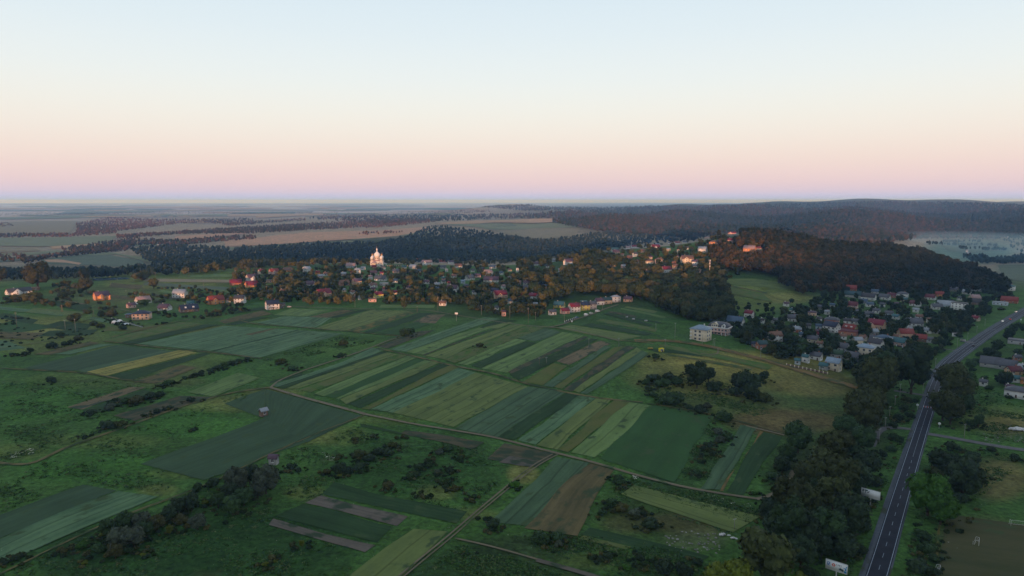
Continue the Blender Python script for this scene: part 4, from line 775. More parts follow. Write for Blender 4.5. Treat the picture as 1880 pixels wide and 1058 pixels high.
def house(px, py, w, yaw, st, wall, roof, rt, extra=None, desc=None, group='houses of the village', Wk=.72, rise=None):
    x, y = P(px, py); d = math.hypot(x, y); a = R(yaw) - math.atan2(x, y)
    ca, sa = abs(math.cos(R(yaw))), abs(math.sin(R(yaw)))
    L_ = float(np.clip(w * d / FPX / (ca + Wk * sa), 4, 30)); W_ = L_ * Wk
    if rt in 'gh': W_ = min(W_, 11.5)
    back = (W_ * ca + L_ * sa) / 2; x += back * x / d; y += back * y / d
    zs = [Hz(x + i * L_ / 2, y + j * W_ / 2) for i in (-1, 1) for j in (-1, 1)]; z = min(zs) + .1
    small = w < 12; name = 'shed' if (extra == 'shed') else 'house'
    big = 'small' if L_ < 9.5 else ('large' if L_ > 15.5 else '')
    if desc is None:
        stn = {1: '', 1.5: '', 2: 'two storey ', 3: 'three storey '}.get(st, '')
        desc = ('%s %s %s%s with %s %s roof' % (big, wall, stn, 'shed' if name == 'shed' else 'house', roof, RNAME[rt])).strip().replace('  ', ' ')
    e = empty(name, (x, y, z), a, None, name, group)
    wh = 2.9 * st + .5 + (max(zs) - z) * .5; HOUSES.append(dict(x=x, y=y, a=a, L=L_, W=W_, z=z, h=wh + 3, px=px, py=py, w=w, o=e, desc=desc, wall=wall, roof=roof))
    rs = rise if rise is not None else (.42 * W_ if rt == 'g' else .28 * W_)
    b = MB()
    if rt == 'g':
        b.prism([(-W_/2, -1.5), (W_/2, -1.5), (W_/2, wh), (0, wh + rs), (-W_/2, wh)], 'x', -L_/2, L_/2)
        rb = gable_roof(L_, W_, wh + .02, rs)
    elif rt == 'h':
        b.box(-L_/2, L_/2, -W_/2, W_/2, -1.5, wh); rb = hip_roof(L_, W_, wh + .005, rs)
    elif rt == 's':
        b.prism([(-W_/2, -1.5), (W_/2, -1.5), (W_/2, wh + .8), (-W_/2, wh)], 'x', -L_/2, L_/2)
        rb = MB().prism([(-W_/2 - .4, wh - .02), (W_/2 + .4, wh + .88), (W_/2 + .4, wh + 1.1), (-W_/2 - .4, wh + .2)], 'x', -L_/2 - .4, L_/2 + .4)
    else:
        b.box(-L_/2, L_/2, -W_/2, W_/2, -1.5, wh); rb = MB().box(-L_/2 - .3, L_/2 + .3, -W_/2 - .3, W_/2 + .3, wh + .004, wh + .45)
    # plinth belongs to the wall mesh
    b.build('wall', WM[wall], e); ro = rb.build('roof', RM[roof], e)
    if name == 'house' and rt in 'gh' and w >= 9:
        cx = L_ * (.22 if (px * 7) % 2 < 1 else -.2); top = wh + rs + .9
        MB().box(cx - .35, cx + .35, .25, .95, wh + rs * .45, top, 0).box(cx - .45, cx + .45, .15, 1.05, top, top + .15, 0).build('chimney', CHIM if (px * 3) % 2 < 1 else PALECH, ro)
    ncol = int(np.clip(L_ / 3.6, 1, 4)); nst = int(math.ceil(st)) if st != 1.5 else 1
    if extra == 'shed': ncol = min(ncol, 2)
    me = WINB if st >= 2 and w > 24 else WIN; dw = None
    for s in range(nst):
        for i in range(ncol):
            xx = (i - (ncol - 1) / 2) * L_ / ncol
            if s == 0 and i == ncol // 2 and w >= 14 and dw is None and ncol > 1:
                dw = link('door', DOOR, e, (xx, -W_/2, .35)); continue
            link('window', me, e, (xx, -W_/2, .5 + .9 + 2.9 * s))
        if w >= 11 and extra != 'shed':
            for sd in (-1, 1):
                if sd * yaw > 0 or abs(yaw) < 1: pass
                ng = 2 if W_ > 8 else 1
                if (sd == -1 and yaw > 5) or (sd == 1 and yaw < -5):
                    for i in range(ng):
                        link('window', WIN, e, (sd * L_/2, (i - (ng - 1) / 2) * W_ / ng, .5 + .9 + 2.9 * s), (0, 0, R(90 * sd)))
    if rt == 'g' and abs(yaw) > 15 and w >= 12 and extra != 'shed':
        sd = -1 if yaw > 0 else 1; link('window', WIN, e, (sd * L_/2, 0, wh + rs * .18), (0, 0, R(90 * sd)))
    if extra == 'wing':      # cross gable towards the front
        wl = L_ * .42; wd_ = W_ * .30; rr = .40 * wl; pts = [(-wl/2, -1.5), (wl/2, -1.5), (wl/2, wh), (0, wh + rr), (-wl/2, wh)]
        x0 = -L_ * .18; w2 = MB(); w2.add([(x0 + p[0], -W_/2 - wd_, p[1]) for p in pts] + [(x0 + p[0], 0, p[1]) for p in pts], [(0, 1, 2, 3, 4), (9, 8, 7, 6, 5)] + [(i, i + 5, (i + 1) % 5 + 5, (i + 1) % 5) for i in range(5)])
        w2.build('wing', WM[wall], e)
        g = gable_roof(W_ * .5 + wd_, wl, wh + .02, rr, .4, .22, .35); ww = g.build('wing_roof', RM[roof], e, (x0, -W_ * .25 - wd_ / 2, .02), (0, 0, R(90)))
        for s in range(nst): link('window', WIN, e, (x0, -W_/2 - wd_, 1.4 + 2.9 * s))
        link('window', WIN, e, (x0, -W_/2 - wd_, wh + .15))
    if extra == 'porch':
        MB().box(-L_*.3, L_*.1, -W_/2 - 2.4, -W_/2 - .02, 2.7, 2.9).build('porch_roof', RM[roof], e)
        for xx in (-L_*.28, L_*.08): MB().box(xx - .12, xx + .12, -W_/2 - 2.3, -W_/2 - 2.06, -1, 2.7).build('porch_post', TRIM, e)
    if extra == 'dormer':
        for xx in (-L_*.22, L_*.22):
            MB().box(xx - .9, xx + .9, -W_*.42, 0, wh + .2, wh + rs * .62).build('dormer', WM['white'], ro)
            link('window', WIN, e, (xx, -W_*.42 - .004, wh + .35))
    return e

HL = [
 # left hamlet
 (187,552,24,18,2,'orange','purple','g','wing'),(263,558,25,22,1,'white','pinkish','g'),(241,566,14,25,1,'pink','purple','g'),(261,588,30,-18,2,'peach','navy','h'),(331,548,24,-24,2,'white','light grey','g'),
 (303,571,22,-35,1,'white','purple','g','porch'),(347,574,32,14,1,'brown','navy','g','dormer'),(396,559,30,20,1.5,'orange','red','g','wing'),(419,556,8,30,1,'white','dark grey','g'),(441,558,20,-22,2,'white','dark grey','g'),
 (35,541,38,22,1,'white','dark grey','g','wing'),(62,534,16,-8,1,'brown','brown','s','shed'),(238,584,12,10,1,'brown','blue','h','shed'),(350,562,12,10,1,'pale blue','teal','g','shed'),
 (433,524,20,6,1,'brick','crimson','g','shed'),(464,518,25,28,2,'white','purple','g','wing'),(462,528,24,24,1,'orange','crimson','g'),(481,504,14,30,1.5,'cream','crimson','g'),(503,506,18,24,2,'pink','red','g','wing'),
 (528,500,17,20,1,'orange','brown','g'),(490,520,18,-4,1,'peach','brown','f'),(563,500,17,42,1.5,'white','light grey','g'),(583,504,9,20,1,'orange','red','g'),(570,527,20,-26,1,'white','purple','g'),
 (594,546,29,26,1.5,'peach','crimson','g','wing'),(519,540,13,40,1,'white','brown','g'),(495,540,11,10,1,'grey','slate','g','shed'),(500,569,24,16,2,'white','navy','g','porch'),(519,563,9,6,1,'brown','navy','f','shed'),
 # below the church
 (645,492,19,-18,1,'pale blue','pinkish','g'),(657,503,11,-10,2,'white','light grey','g'),(647,504,7,10,1,'orange','red','h'),(632,525,20,20,1,'brick','brown','g'),(655,523,18,30,1.5,'peach','purple','g'),(647,541,9,20,1,'white','brown','g'),
 (685,529,16,26,1,'white','brown','g','wing'),(680,514,8,30,1.5,'white','pinkish','g'),(699,517,24,-20,1,'white','slate','g'),(686,505,13,8,1,'grey','purple','g'),(701,507,7,-20,1.5,'pink','crimson','g'),(705,525,16,-6,1,'grey','light grey','f','shed'),
 (695,548,18,26,1.5,'yellow','crimson','g'),(684,555,15,-6,1,'pink','brown','s','shed'),(662,551,9,32,1,'white','light grey','g'),(759,494,16,-30,1,'grey','light grey','g','shed'),(767,481,13,20,1,'white','red','g'),(784,487,20,-8,1.5,'white','pinkish','g','wing'),
 (813,483,15,10,1,'pink','red','g'),(828,485,10,18,1.5,'white','purple','g'),(814,494,11,-12,1,'grey','slate','g'),(820,499,5,20,1,'white','light grey','g'),(842,492,14,-8,1,'white','brown','g'),(905,494,13,-20,1,'white','blue','g'),(920,505,9,-26,1,'white','blue','g'),
 (984,488,13,20,1,'white','purple','g'),(896,506,18,32,1.5,'white','pinkish','g'),(862,515,20,42,1,'white','slate','g'),(877,510,11,6,1,'pink','purple','g','shed'),(902,519,30,-8,1,'white','purple','g'),(850,521,8,5,1,'pale blue','pale blue','g','shed'),(814,521,9,28,1,'white','slate','g'),
 (831,537,23,-20,1.5,'white','purple','g','porch'),(952,523,10,20,1,'pink','pinkish','g'),(967,524,13,8,1,'white','purple','g'),(924,530,8,34,1,'white','pinkish','g'),(962,534,17,-8,1,'grey','slate','g','shed'),(918,549,28,20,1.5,'peach','crimson','g','wing'),(908,539,16,-8,1,'grey','navy','g','shed'),
 (936,558,13,38,1,'white','blue','g'),(954,546,10,8,1,'brick','crimson','g'),(979,549,18,-24,1,'white','crimson','g'),(983,563,9,-10,1,'grey','light grey','s','shed'),(912,570,8,20,1,'white','slate','g','shed'),(925,581,8,14,1.5,'pink','purple','g'),(813,562,14,-12,1,'white','brown','g'),
 (936,514,7,10,1,'white','slate','g'),(868,500,7,10,1,'white','slate','g'),(950,500,5,10,2,'white','light grey','h'),(1044,486,20,30,1.5,'white','purple','g'),(1017,481,8,30,1,'pale blue','light grey','g'),(1029,500,8,10,1,'pale blue','light grey','g','shed'),(1005,492,6,10,1,'white','slate','g','shed'),
 # terraced row up the lane
 (1014,579,15,16,1,'white','slate','g'),(1027,566,22,-18,1,'yellow','teal','g'),(1037,577,18,24,1,'pink','crimson','g'),(1054,574,23,26,2,'white','crimson','g'),(1073,571,20,24,2,'yellow','navy','g'),(1087,569,17,22,2,'grey','slate','g'),
 (1100,561,19,26,1.5,'white','purple','g'),(1115,559,17,18,1.5,'beige','dark teal','g'),(1130,556,19,34,2,'white','light grey','h'),(1153,555,17,-14,1,'peach','purple','g'),(1072,560,12,6,1,'pale blue','teal','s','shed'),
 # hill village
 (1135,477,11,10,1,'pink','red','g'),(1192,485,17,-10,1,'cream','brown','h'),(1210,485,15,-10,2,'peach','brown','h'),(1191,500,12,14,1,'white','pinkish','g'),(1129,462,13,6,1,'pale blue','teal','g','shed'),(1131,466,13,12,1,'pink','purple','g'),(1151,458,12,34,1.5,'white','pinkish','g'),
 (1165,456,14,20,1.5,'white','crimson','g'),(1166,472,10,36,1.5,'white','slate','g'),(1189,455,8,20,1,'white','dark grey','g'),(1203,459,17,22,1.5,'white','crimson','g','wing'),(1207,452,9,-10,1,'white','pale blue','g'),(1156,476,10,6,1,'brick','brown','g','shed'),(1116,469,5,20,1.5,'white','dark grey','g'),
 (1180,464,9,8,1,'pink','brown','g','shed'),(1223,502,20,30,1.5,'white','crimson','g'),(1240,495,11,24,1.5,'peach','brown','g'),(1261,484,24,16,2,'cream','brown','g','wing'),(1276,487,11,-20,1.5,'white','purple','g'),(1279,501,16,-12,1,'pink','brown','h'),(1245,466,4,10,2,'cream','pinkish','h'),
 (1243,448,10,20,1,'white','red','g'),(1229,448,5,20,1,'white','dark grey','g'),(1257,447,8,10,1,'white','slate','g'),(1260,459,8,-8,1,'white','slate','g'),(1290,464,17,-18,1.5,'white','light grey','g','wing'),(1298,438,9,4,1,'peach','pinkish','h'),(1310,452,16,-14,2,'orange','brown','h'),
 (1344,430,18,-8,1,'pink','crimson','g','wing'),(1341,446,10,-12,1.5,'pink','crimson','g'),(1376,465,22,-14,2,'orange','pinkish','g'),(1392,461,16,-12,1,'cream','red','h'),(1357,463,6,0,1,'pale blue','light grey','s','shed'),(1275,493,8,10,1,'pale blue','blue','g','shed'),
 # right village
 (1375,584,17,-24,1.5,'white','crimson','g'),(1350,598,32,-18,1,'white','blue','g'),(1399,594,9,-20,1,'white','dark grey','g'),(1423,595,14,30,1,'white','slate','g'),(1422,628,27,34,1.5,'white','brown','g','wing'),(1384,638,8,6,1,'brown','navy','g','shed'),(1398,643,20,30,1.5,'brick','dark teal','g'),
 (1562,535,18,-6,1,'brick','red','g','shed'),(1591,551,30,-14,1,'white','dark grey','g'),(1624,551,18,-18,1,'white','slate','g'),(1637,547,12,-6,1,'brick','maroon','g'),(1606,540,11,-4,1,'grey','blue','g','shed'),(1565,547,26,-4,1,'grey','dark teal','g','shed'),(1585,558,12,-8,1,'grey','blue','g','shed'),
 (1563,566,20,-10,1,'pink','maroon','g'),(1505,569,11,-6,1,'grey','slate','g','shed'),(1528,565,8,-6,1,'grey','blue','g','shed'),(1491,580,14,-8,1,'peach','purple','h'),(1503,591,10,34,1,'white','dark grey','g'),(1527,594,24,-8,1,'brick','slate','h'),(1454,591,22,22,1,'white','slate','g'),
 (1526,612,28,-30,2,'white','navy','g','porch'),(1503,605,10,-6,1,'pale blue','blue','g','shed'),(1560,613,24,-26,1.5,'yellow','red','g','dormer'),(1557,616,30,-8,1,'brick','maroon','s','shed'),(1569,596,13,-12,1,'white','slate','g'),(1595,583,16,-16,1,'grey','slate','g'),(1609,576,12,-20,1,'white','slate','g'),
 (1632,581,13,-10,1,'pale blue','slate','g'),(1609,605,28,-18,1.5,'peach','crimson','g','wing'),(1627,599,8,-10,1,'white','navy','g','shed'),(1492,630,18,-14,1,'beige','slate','g','shed'),(1574,635,17,34,1.5,'cream','light grey','g'),(1603,616,16,30,1,'grey','light grey','g'),(1622,634,26,-16,2,'white','blue','h'),
 (1607,641,25,-24,1.5,'white','dark grey','g'),(1588,653,30,-12,2,'cream','pale blue','h'),(1650,636,25,-20,1,'pink','teal','g'),(1544,646,26,-20,1,'white','slate','g'),(1536,658,20,-6,1,'grey','green','g','shed'),(1564,664,28,-26,1,'white','slate','g'),(1479,667,13,-24,1.5,'white','teal','g'),
 (1498,662,21,-20,1,'white','slate','g'),(1530,682,26,-20,2,'cream','pale blue','g'),(1512,680,15,-14,1,'grey','teal','g','porch'),(1464,670,9,-6,1,'pale blue','teal','g','shed'),(1656,547,18,-12,1.5,'white','slate','h'),(1708,551,16,-14,1,'white','maroon','g'),(1724,545,14,20,1,'orange','red','g'),
 (1751,536,13,-18,1,'grey','slate','g'),(1775,541,13,-18,1,'white','light grey','g'),(1793,535,19,-10,1.5,'white','slate','g','wing'),(1789,552,17,36,1,'cream','pinkish','g'),(1789,560,18,-8,1,'brown','dark grey','g','shed'),(1680,563,17,-24,1,'white','maroon','g'),(1719,569,18,24,1,'white','slate','g'),
 (1761,571,23,-16,3,'white','dark grey','f'),(1762,552,8,20,1,'white','slate','g'),(1736,565,24,-6,1,'pale blue','light grey','g','shed'),(1852,534,16,-14,2,'white','teal','h'),(1836,561,20,-4,1,'pale blue','light grey','f'),(1853,557,22,-6,1,'brick','red','g','shed'),(1644,587,12,-24,1,'white','teal','g'),
 (1677,600,28,22,1,'white','slate','g'),(1662,622,25,24,1.5,'peach','red','g'),(1689,628,19,-4,1,'brown','red','g','shed'),(1706,630,11,-4,1,'grey','slate','g','shed'),(1752,618,5,0,1,'white','slate','f','shed'),(1866,633,22,-6,1,'grey','slate','s','shed'),(1820,676,30,-4,1,'grey','slate','g','shed'),
 (1847,680,28,-8,1,'grey','slate','g','shed'),(1860,690,23,40,1,'peach','maroon','g'),(1879,687,16,-20,1.5,'white','light grey','g'),(1868,733,34,-12,1.5,'white','slate','h'),(1880,706,10,10,1,'orange','brown','g'),(1483,604,10,-6,1,'grey','dark grey','g','shed'),(1548,583,8,-8,1,'grey','slate','g','shed'),
 # far hamlets on the plain and in the misty valley
 (93,386.5,5,10,1,'white','pinkish','g'),(84,389,4,0,1,'white','light grey','g'),(104,387.5,4,14,1,'peach','brown','g'),(166,386.5,3,0,1,'pink','brown','g'),(265,386.5,4,8,1,'white','pinkish','g'),(301,386,6,0,1,'peach','pinkish','g'),(308,387.5,4,10,1,'white','red','g'),
 (577,381,4,10,1,'peach','brown','g'),(590,382,4,0,1,'white','light grey','g'),(708,395,8,-6,1,'peach','pinkish','g'),(716,396,5,0,1,'white','light grey','g'),(292,452,5,10,1,'white','light grey','g'),(1051,386,6,0,1,'peach','brown','g'),
 (1752,449,7,-8,1,'white','slate','g'),(1792,438,6,0,1,'white','light grey','g'),(1822,437,4,8,1,'white','light grey','g'),(1853,436,5,0,1,'white','slate','g'),(1779,468,6,-10,1,'white','light grey','g'),(1775,464,3,0,2,'white','light grey','g'),(640,392,4,0,1,'white','slate','g'),(600,395,3,0,1,'white','slate','g'),(488,408,4,0,1,'pale blue','teal','g'),
 # huts among the fields
 (484,766,9,30,1,'brown','light grey','g','shed'),(503,855,11,-26,1,'grey','purple','g','shed'),
]
rx = np.random.default_rng(33); WL = ['white', 'white', 'white', 'cream', 'white', 'pink', 'beige', 'brick']; RL = ['slate', 'dark grey', 'crimson', 'brown', 'light grey', 'purple', 'slate', 'light grey', 'blue', 'teal']
def extra(box, n, wr):
    k = 0
    while k < n:
        u, v = rx.uniform(box[0], box[1]), rx.uniform(box[2], box[3]); w_ = rx.uniform(*wr)
        xx_, yy_ = P(u, v)
        if np.min(np.hypot(RC[:, 0] - xx_, RC[:, 1] - yy_ - 6)) < 24: k += .2; continue
        if any(abs(h[0] - u) < (h[2] + w_) * .55 and abs(h[1] - v) < 6 for h in HL): k += .2; continue
        HL.append((round(u), round(v), round(w_), int(rx.uniform(-34, 34)), 1, WL[rx.integers(8)], RL[rx.integers(10)], 'g') + (('shed',) if w_ < 9 else ())); k += 1
extra((610, 1000, 492, 545), 26, (7, 12)); extra((1440, 1800, 545, 640), 30, (8, 14)); extra((1120, 1300, 452, 500), 12, (6, 10)); extra((560, 700, 500, 540), 6, (7, 11)); extra((1790, 1876, 600, 720), 6, (9, 14))
for h in HL: house(*h)

# ---- distinct big houses of the right hillside
def big_cube():
    x, y = P(1291, 627); a = R(-24) - math.atan2(x, y); y += 8; z = Hz(x, y) - .6
    e = empty('house', (x, y, z), a, 'tall cream three storey house with pale blue hipped roof above the hillside path', 'house', None)
    Lx, Wy, wh = 15.0, 11.5, 10.2
    MB().box(-Lx/2, Lx/2, -Wy/2, Wy/2, -1.5, wh).build('wall', WM['cream'], e)
    ro = hip_roof(Lx, Wy, wh + .005, 3.4, .8).build('roof', RM['pale blue'], e)
    MB().box(2.2, 3.0, .4, 1.2, wh + 1.5, wh + 4.6).build('chimney', PALECH, ro)
    for s in range(3):
        for xx in (-2.4, 1.6): link('window', WINB, e, (xx, -Wy/2, 1.2 + s * 3.2))
        for yy in (-3, 1): link('window', WINB, e, (Lx/2, yy, 1.2 + s * 3.2), (0, 0, R(90)))
        MB().box(-7.2, -5.4, -Wy/2 - 1.2, -Wy/2 - .004, .6 + s * 3.2, .8 + s * 3.2).box(-7.2, -5.4, -Wy/2 - 1.2, -Wy/2 - 1.1, .8 + s * 3.2, 1.7 + s * 3.2).build('balcony', TRIM, e)
    for xx in (-1.5, 1, 3.5, 6): MB().box(xx - .2, xx + .2, -Wy/2 - 1.6, -Wy/2 - 1.2, -3, .6).build('terrace_post', TRIM, e)
    MB().box(-2, 7, -Wy/2 - 1.9, -Wy/2 - .01, .6, .8).build('terrace', WM['cream'], e)
    HOUSES.append(dict(x=x, y=y, a=a, L=Lx, W=Wy, z=z, h=13, px=1291, py=624, w=31, o=e, desc=None, wall='cream', roof='pale blue'))
def mansard():
    x, y = P(1326, 616); a = R(-18) - math.atan2(x, y); y += 9; z = Hz(x, y) - .6
    e = empty('house', (x, y, z), a, 'large pinkish mansion with grey mansard roof and arched dormer beside tall cream house', 'house', None)
    Lx, Wy, wh = 19.0, 13.0, 6.6
    MB().box(-Lx/2, Lx/2, -Wy/2, Wy/2, -2, wh).build('wall', WM['pink'], e)
    MB().box(-Lx/2 - .5, Lx/2 + .5, -Wy/2 - .5, Wy/2 + .5, wh + .003, wh + .8).build('cornice', TRIM, e)
    z0 = wh + .8; a1, c1, a2, c2 = Lx/2, Wy/2, Lx/2 - 2, Wy/2 - 2
    ro = MB().add([(-a1,-c1,z0),(a1,-c1,z0),(a1,c1,z0),(-a1,c1,z0),(-a2,-c2,z0+3),(a2,-c2,z0+3),(a2,c2,z0+3),(-a2,c2,z0+3),(-4,0,z0+4.6),(4,0,z0+4.6)],
              [(0,3,2,1),(0,1,5,4),(1,2,6,5),(2,3,7,6),(3,0,4,7),(4,5,9,8),(6,7,8,9),(5,6,9),(7,4,8)]).build('roof', RM['slate'], e)
    dm = MB().prism([(-5.5, z0), (.5, z0), (.5, z0 + 2.6), (-2.5, z0 + 4.2), (-5.5, z0 + 2.6)], 'y', -c1 - .2, -1.0).build('dormer', WM['cream'], ro)
    for xx in (-4.4, -2.5, -.6): link('window', WIN, dm, (xx, -c1 - .2, z0 + .7))
    d2 = MB().prism([(4, z0), (7.4, z0), (7.4, z0 + 2), (5.7, z0 + 3.2), (4, z0 + 2)], 'y', -c1 - .2, -1.5).build('dormer', TRIM, ro); link('window', WIN, d2, (5.7, -c1 - .2, z0 + .4))
    for s in range(2):
        for xx in (-7.5, -4.4, -1.3, 2, 5, 8): link('window', WINB, e, (xx, -Wy/2, 1 + 3.2 * s))
        for yy in (-4, 0, 4): link('window', WINB, e, (Lx/2, yy, 1 + 3.2 * s), (0, 0, R(90)))
    for xx in (-8.5, -5, 5, 8.5): MB().box(xx - .25, xx + .25, -Wy/2 - 2.4, -Wy/2 - 1.9, -2, 3.3).build('porch_post', TRIM, e)
    MB().box(-9.3, 9.3, -Wy/2 - 2.6, -Wy/2 - .01, 3.3, 3.7).build('balcony', WM['pink'], e)
    HOUSES.append(dict(x=x, y=y, a=a, L=Lx, W=Wy, z=z, h=13, px=1325, py=615, w=36, o=e, desc=None, wall='pinkish', roof='slate'))
big_cube(); mansard()

# ---- church with five domes
def church():
    x, y = P(690, 490.5); a = R(-8) - math.atan2(x, y); y += 12; z = Hz(x, y)
    e = empty('church', (x, y, z), a, 'cream five domed church standing above the village, tallest central dome with cross', 'church')
    e.scale = (.9, .9, .88)
    CW = noise_mat('church_plaster', (0.56, 0.54, 0.50), (0.68, 0.66, 0.62), .5, 4); DM = noise_mat('church_dome_metal', (0.62, 0.60, 0.60), (0.74, 0.72, 0.72), 1, 3, .45, .4)
    GD = noise_mat('church_gold', (0.45, 0.26, 0.08), (0.6, 0.38, 0.14), 2, 2, .35, .6); RF = RM['pinkish']
    w = MB().box(-12.5, 12.5, -8, 12, -1.5, 11.5).box(-6.5, 6.5, -12, -8.004, -1.5, 10.5).box(-13.1, 13.1, -8.6, 12.6, 11.505, 12.1).build('wall', CW, e)
    MB().lathe([(5.4, -1.5), (5.4, 8.6), (5.8, 8.6), (5.8, 9.1), (5.4, 9.1)], -4, -12.2, 14, 0, math.pi, 2 * math.pi).build('apse', CW, e)
    MB().lathe([(5.9, 9.11), (3.4, 11.0), (0.05, 12.4)], -4, -12.2, 14, 0, math.pi, 2 * math.pi).build('apse_roof', RF, e)
    MB().add([(-13.2,-8.7,12.11),(13.2,-8.7,12.11),(13.2,12.7,12.11),(-13.2,12.7,12.11),(0,2,16)], [(0,3,2,1),(0,1,4),(1,2,4),(2,3,4),(3,0,4)]).build('roof', RF, e)
    def tower(cx, cy, r, z0, z1, dr, big=False):
        t = MB().lathe([(r, z0), (r, z1 - .8), (r * 1.1, z1 - .8), (r * 1.1, z1 - .2), (r * .95, z1)], cx, cy, 12).build('tower' if not big else 'drum', CW, e)
        for k in range(8):
            aa = k * math.pi / 4 + .39; me = WIN
            o = link('window', WINB if big else WIN, t, (cx + r * .985 * math.cos(aa), cy + r * .985 * math.sin(aa), z1 - (5.4 if big else 3.6)), (0, 0, aa + math.pi / 2))
        prof = [(dr * .86, z1), (dr * 1.0, z1 + dr * .22), (dr * 1.04, z1 + dr * .5), (dr * .94, z1 + dr * .85), (dr * .70, z1 + dr * 1.18), (dr * .40, z1 + dr * 1.45), (dr * .2, z1 + dr * 1.62), (dr * .17, z1 + dr * 1.85)]
        d_ = MB().lathe(prof, cx, cy, 20).build('dome', DM, t)
        zt = z1 + dr * 1.85; lr = dr * .27
        MB().lathe([(lr * .7, zt), (lr * .75, zt + lr * 1.6), (lr * 1.1, zt + lr * 1.9), (lr * .9, zt + lr * 2.7), (.05, zt + lr * 3.8)], cx, cy, 10).build('lantern', GD if not big else DM, d_)
        zc = zt + lr * 3.7; s = dr * .22
        MB().box(cx - .1, cx + .1, cy - .1, cy + .1, zc, zc + s * 3).box(cx - s, cx + s, cy - .08, cy + .08, zc + s * 1.6, zc + s * 1.8).build('cross', GD, d_)
    tower(0, 2, 5.3, 11, 21.5, 5.9, True)
    for cx, cy in ((-9.3, -5), (9.3, -5), (-9.3, 9), (9.3, 9)): tower(cx, cy, 2.9, 11, 17.5, 3.1)
    for xx in (-10.5, -8.2, 8.2, 10.5):
        for zz in (2.2, 6.8): link('window', WINB, e, (xx, -8, zz))
    for xx in (3.6, 5.3): link('window', WINB, e, (xx, -12, 6.4))
    for sd in (-1, 1):
        for yy in (-5, -1.5, 2, 5.5, 9):
            for zz in (2.2, 6.8): link('window', WINB, e, (sd * 12.5, yy, zz), (0, 0, R(90 * sd)))
    link('door', DOOR, e, (4.5, -12, .2))
    MARKS.append(('the church', 690, 475))
    HOUSES.append(dict(x=x, y=y, a=a, L=30, W=26, z=z, h=30, px=690, py=491, w=30, o=e, desc=None, wall='', roof=''))
church()

# ---- telecom mast on the hill
def mast():
    x, y = P(1302, 518); z = Hz(x, y)
    e = empty('telecom_mast', (x, y, z), 0, 'tall pale telecom mast with antennas rising from the dark wood', 'mast')
    MM = noise_mat('mast_paint', (0.40, 0.30, 0.27), (0.50, 0.40, 0.36), .3, 2)
    MB().tube((0, 0, -1), (0, 0, 31), .42, .26, 12).build('pole', MM, e)
    for k in range(6):
        aa = k * math.pi / 3; rr = 1.15 if k % 2 else .9; zz = 28.5 if k % 2 else 24.5
        MB().box(-.22, .22, -.14, .14, 0, 2.3).box(-.05, .05, .14, .8, 1, 1.15).build('antenna', TRIM, e, (rr * math.cos(aa), rr * math.sin(aa), zz), (0, 0, aa - math.pi / 2 + math.pi))
    MB().lathe([(.9, 27.6), (1.25, 27.6), (1.25, 27.75), (.9, 27.75)], 0, 0, 12).build('platform', TRIM, e)
    MB().lathe([(.02, 0), (.7, .18), (.75, .3)], 0, 0, 12).build('dish', TRIM, e, (0, -.55, 22), (R(90), 0, 0))
    MARKS.append(('the tall mast', 1303, 500))
mast()

# ---- house labels, most striking ones serve as landmarks for the rest
cnt = {}
for h in HOUSES:
    if h['desc']: cnt[h['desc']] = cnt.get(h['desc'], 0) + 1
MARKS += [('the tall cream house', 1291, 610), ('the pinkish mansion', 1325, 600), ('the zebra crossing', 1704, 751), ('the road bend', 1712, 690), ('the yellow field hut', 1214, 641)]
key = {(187,552): 'the orange gabled house', (261,588): 'the flat peach house', (464,518): 'the tall purple-roofed house', (500,569): 'the navy-roofed white house', (594,546): 'the crimson double-gabled house', (695,548): 'the yellow cottage',
       (1073,571): 'the bright yellow house', (1130,556): 'the pale hipped house', (1310,452): 'the orange hilltop house', (1210,485): 'the peach block', (1560,613): 'the red-roofed yellow house', (1609,605): 'the crimson-roofed peach house', (1422,628): 'the brown-roofed white house',
       (1761,571): 'the white flat-roofed block', (1530,682): 'the fenced cream building', (1588,653): 'the pale-blue-roofed villa', (1868,733): 'the slate-roofed house by the verge', (918,549): 'the big crimson roof', (902,519): 'the long purple roof', (831,537): 'the purple-roofed cottage',
       (1852,534): 'the teal-roofed house by the wood', (35,541): 'the far-left white farmhouse', (1376,465): 'the glowing orange house', (1203,459): 'the crimson wing-roofed hill house', (1527,594): 'the brick bungalow', (396,559): 'the red-roofed orange house', (1044,486): 'the white house above the wood'}
for h in HOUSES:
    k = key.get((h['px'], h['py']))
    if k: MARKS.append((k, h['px'], h['py'] - 4))
for h in HOUSES:
    if h['desc']: h['o']['label'] = unique(h['desc'], h['px'], h['py'] - 4)
# ------------------------------------------------------------------ plant the trees
MARKS += [('the lower billboard', 1538, 1040), ('the upper billboard', 1597, 897), ('the lower soccer goal', 1726, 1044), ('the curving lane', 1420, 912), ('the yellow barley strip', 260, 668), ('the purple-roofed field hut', 503, 850), ('the pale-roofed field hut', 484, 762),
          ('the grey soil plots', 640, 950), ('the brown stubble field', 1050, 915), ('the blue-green strip at lower left', 140, 950), ('the rubbish heap', 1330, 985), ('the big dark field', 450, 800), ('the upper track junction', 497, 713), ('the lower track junction', 672, 762),
          ('the bare lilac plot', 945, 845), ('the last blue-green strip', 1355, 830), ('the round green bush', 1232, 729), ('the side road mouth', 1710, 797), ('the rubble yard', 1850, 785), ('the large fresh green field', 1210, 810), ('the diagonal farm track', 873, 941), ('the roadside spur', 1665, 721), ('the left lane mouth', 1665, 785), ('the olive field by the tree belt', 1270, 930),
          ('the light green patch', 410, 710), ('the upper teal fields', 560, 595)]
hx = np.array([h['x'] for h in HOUSES]); hy = np.array([h['y'] for h in HOUSES]); hr = np.array([max(h['L'], h['W']) / 2 for h in HOUSES])
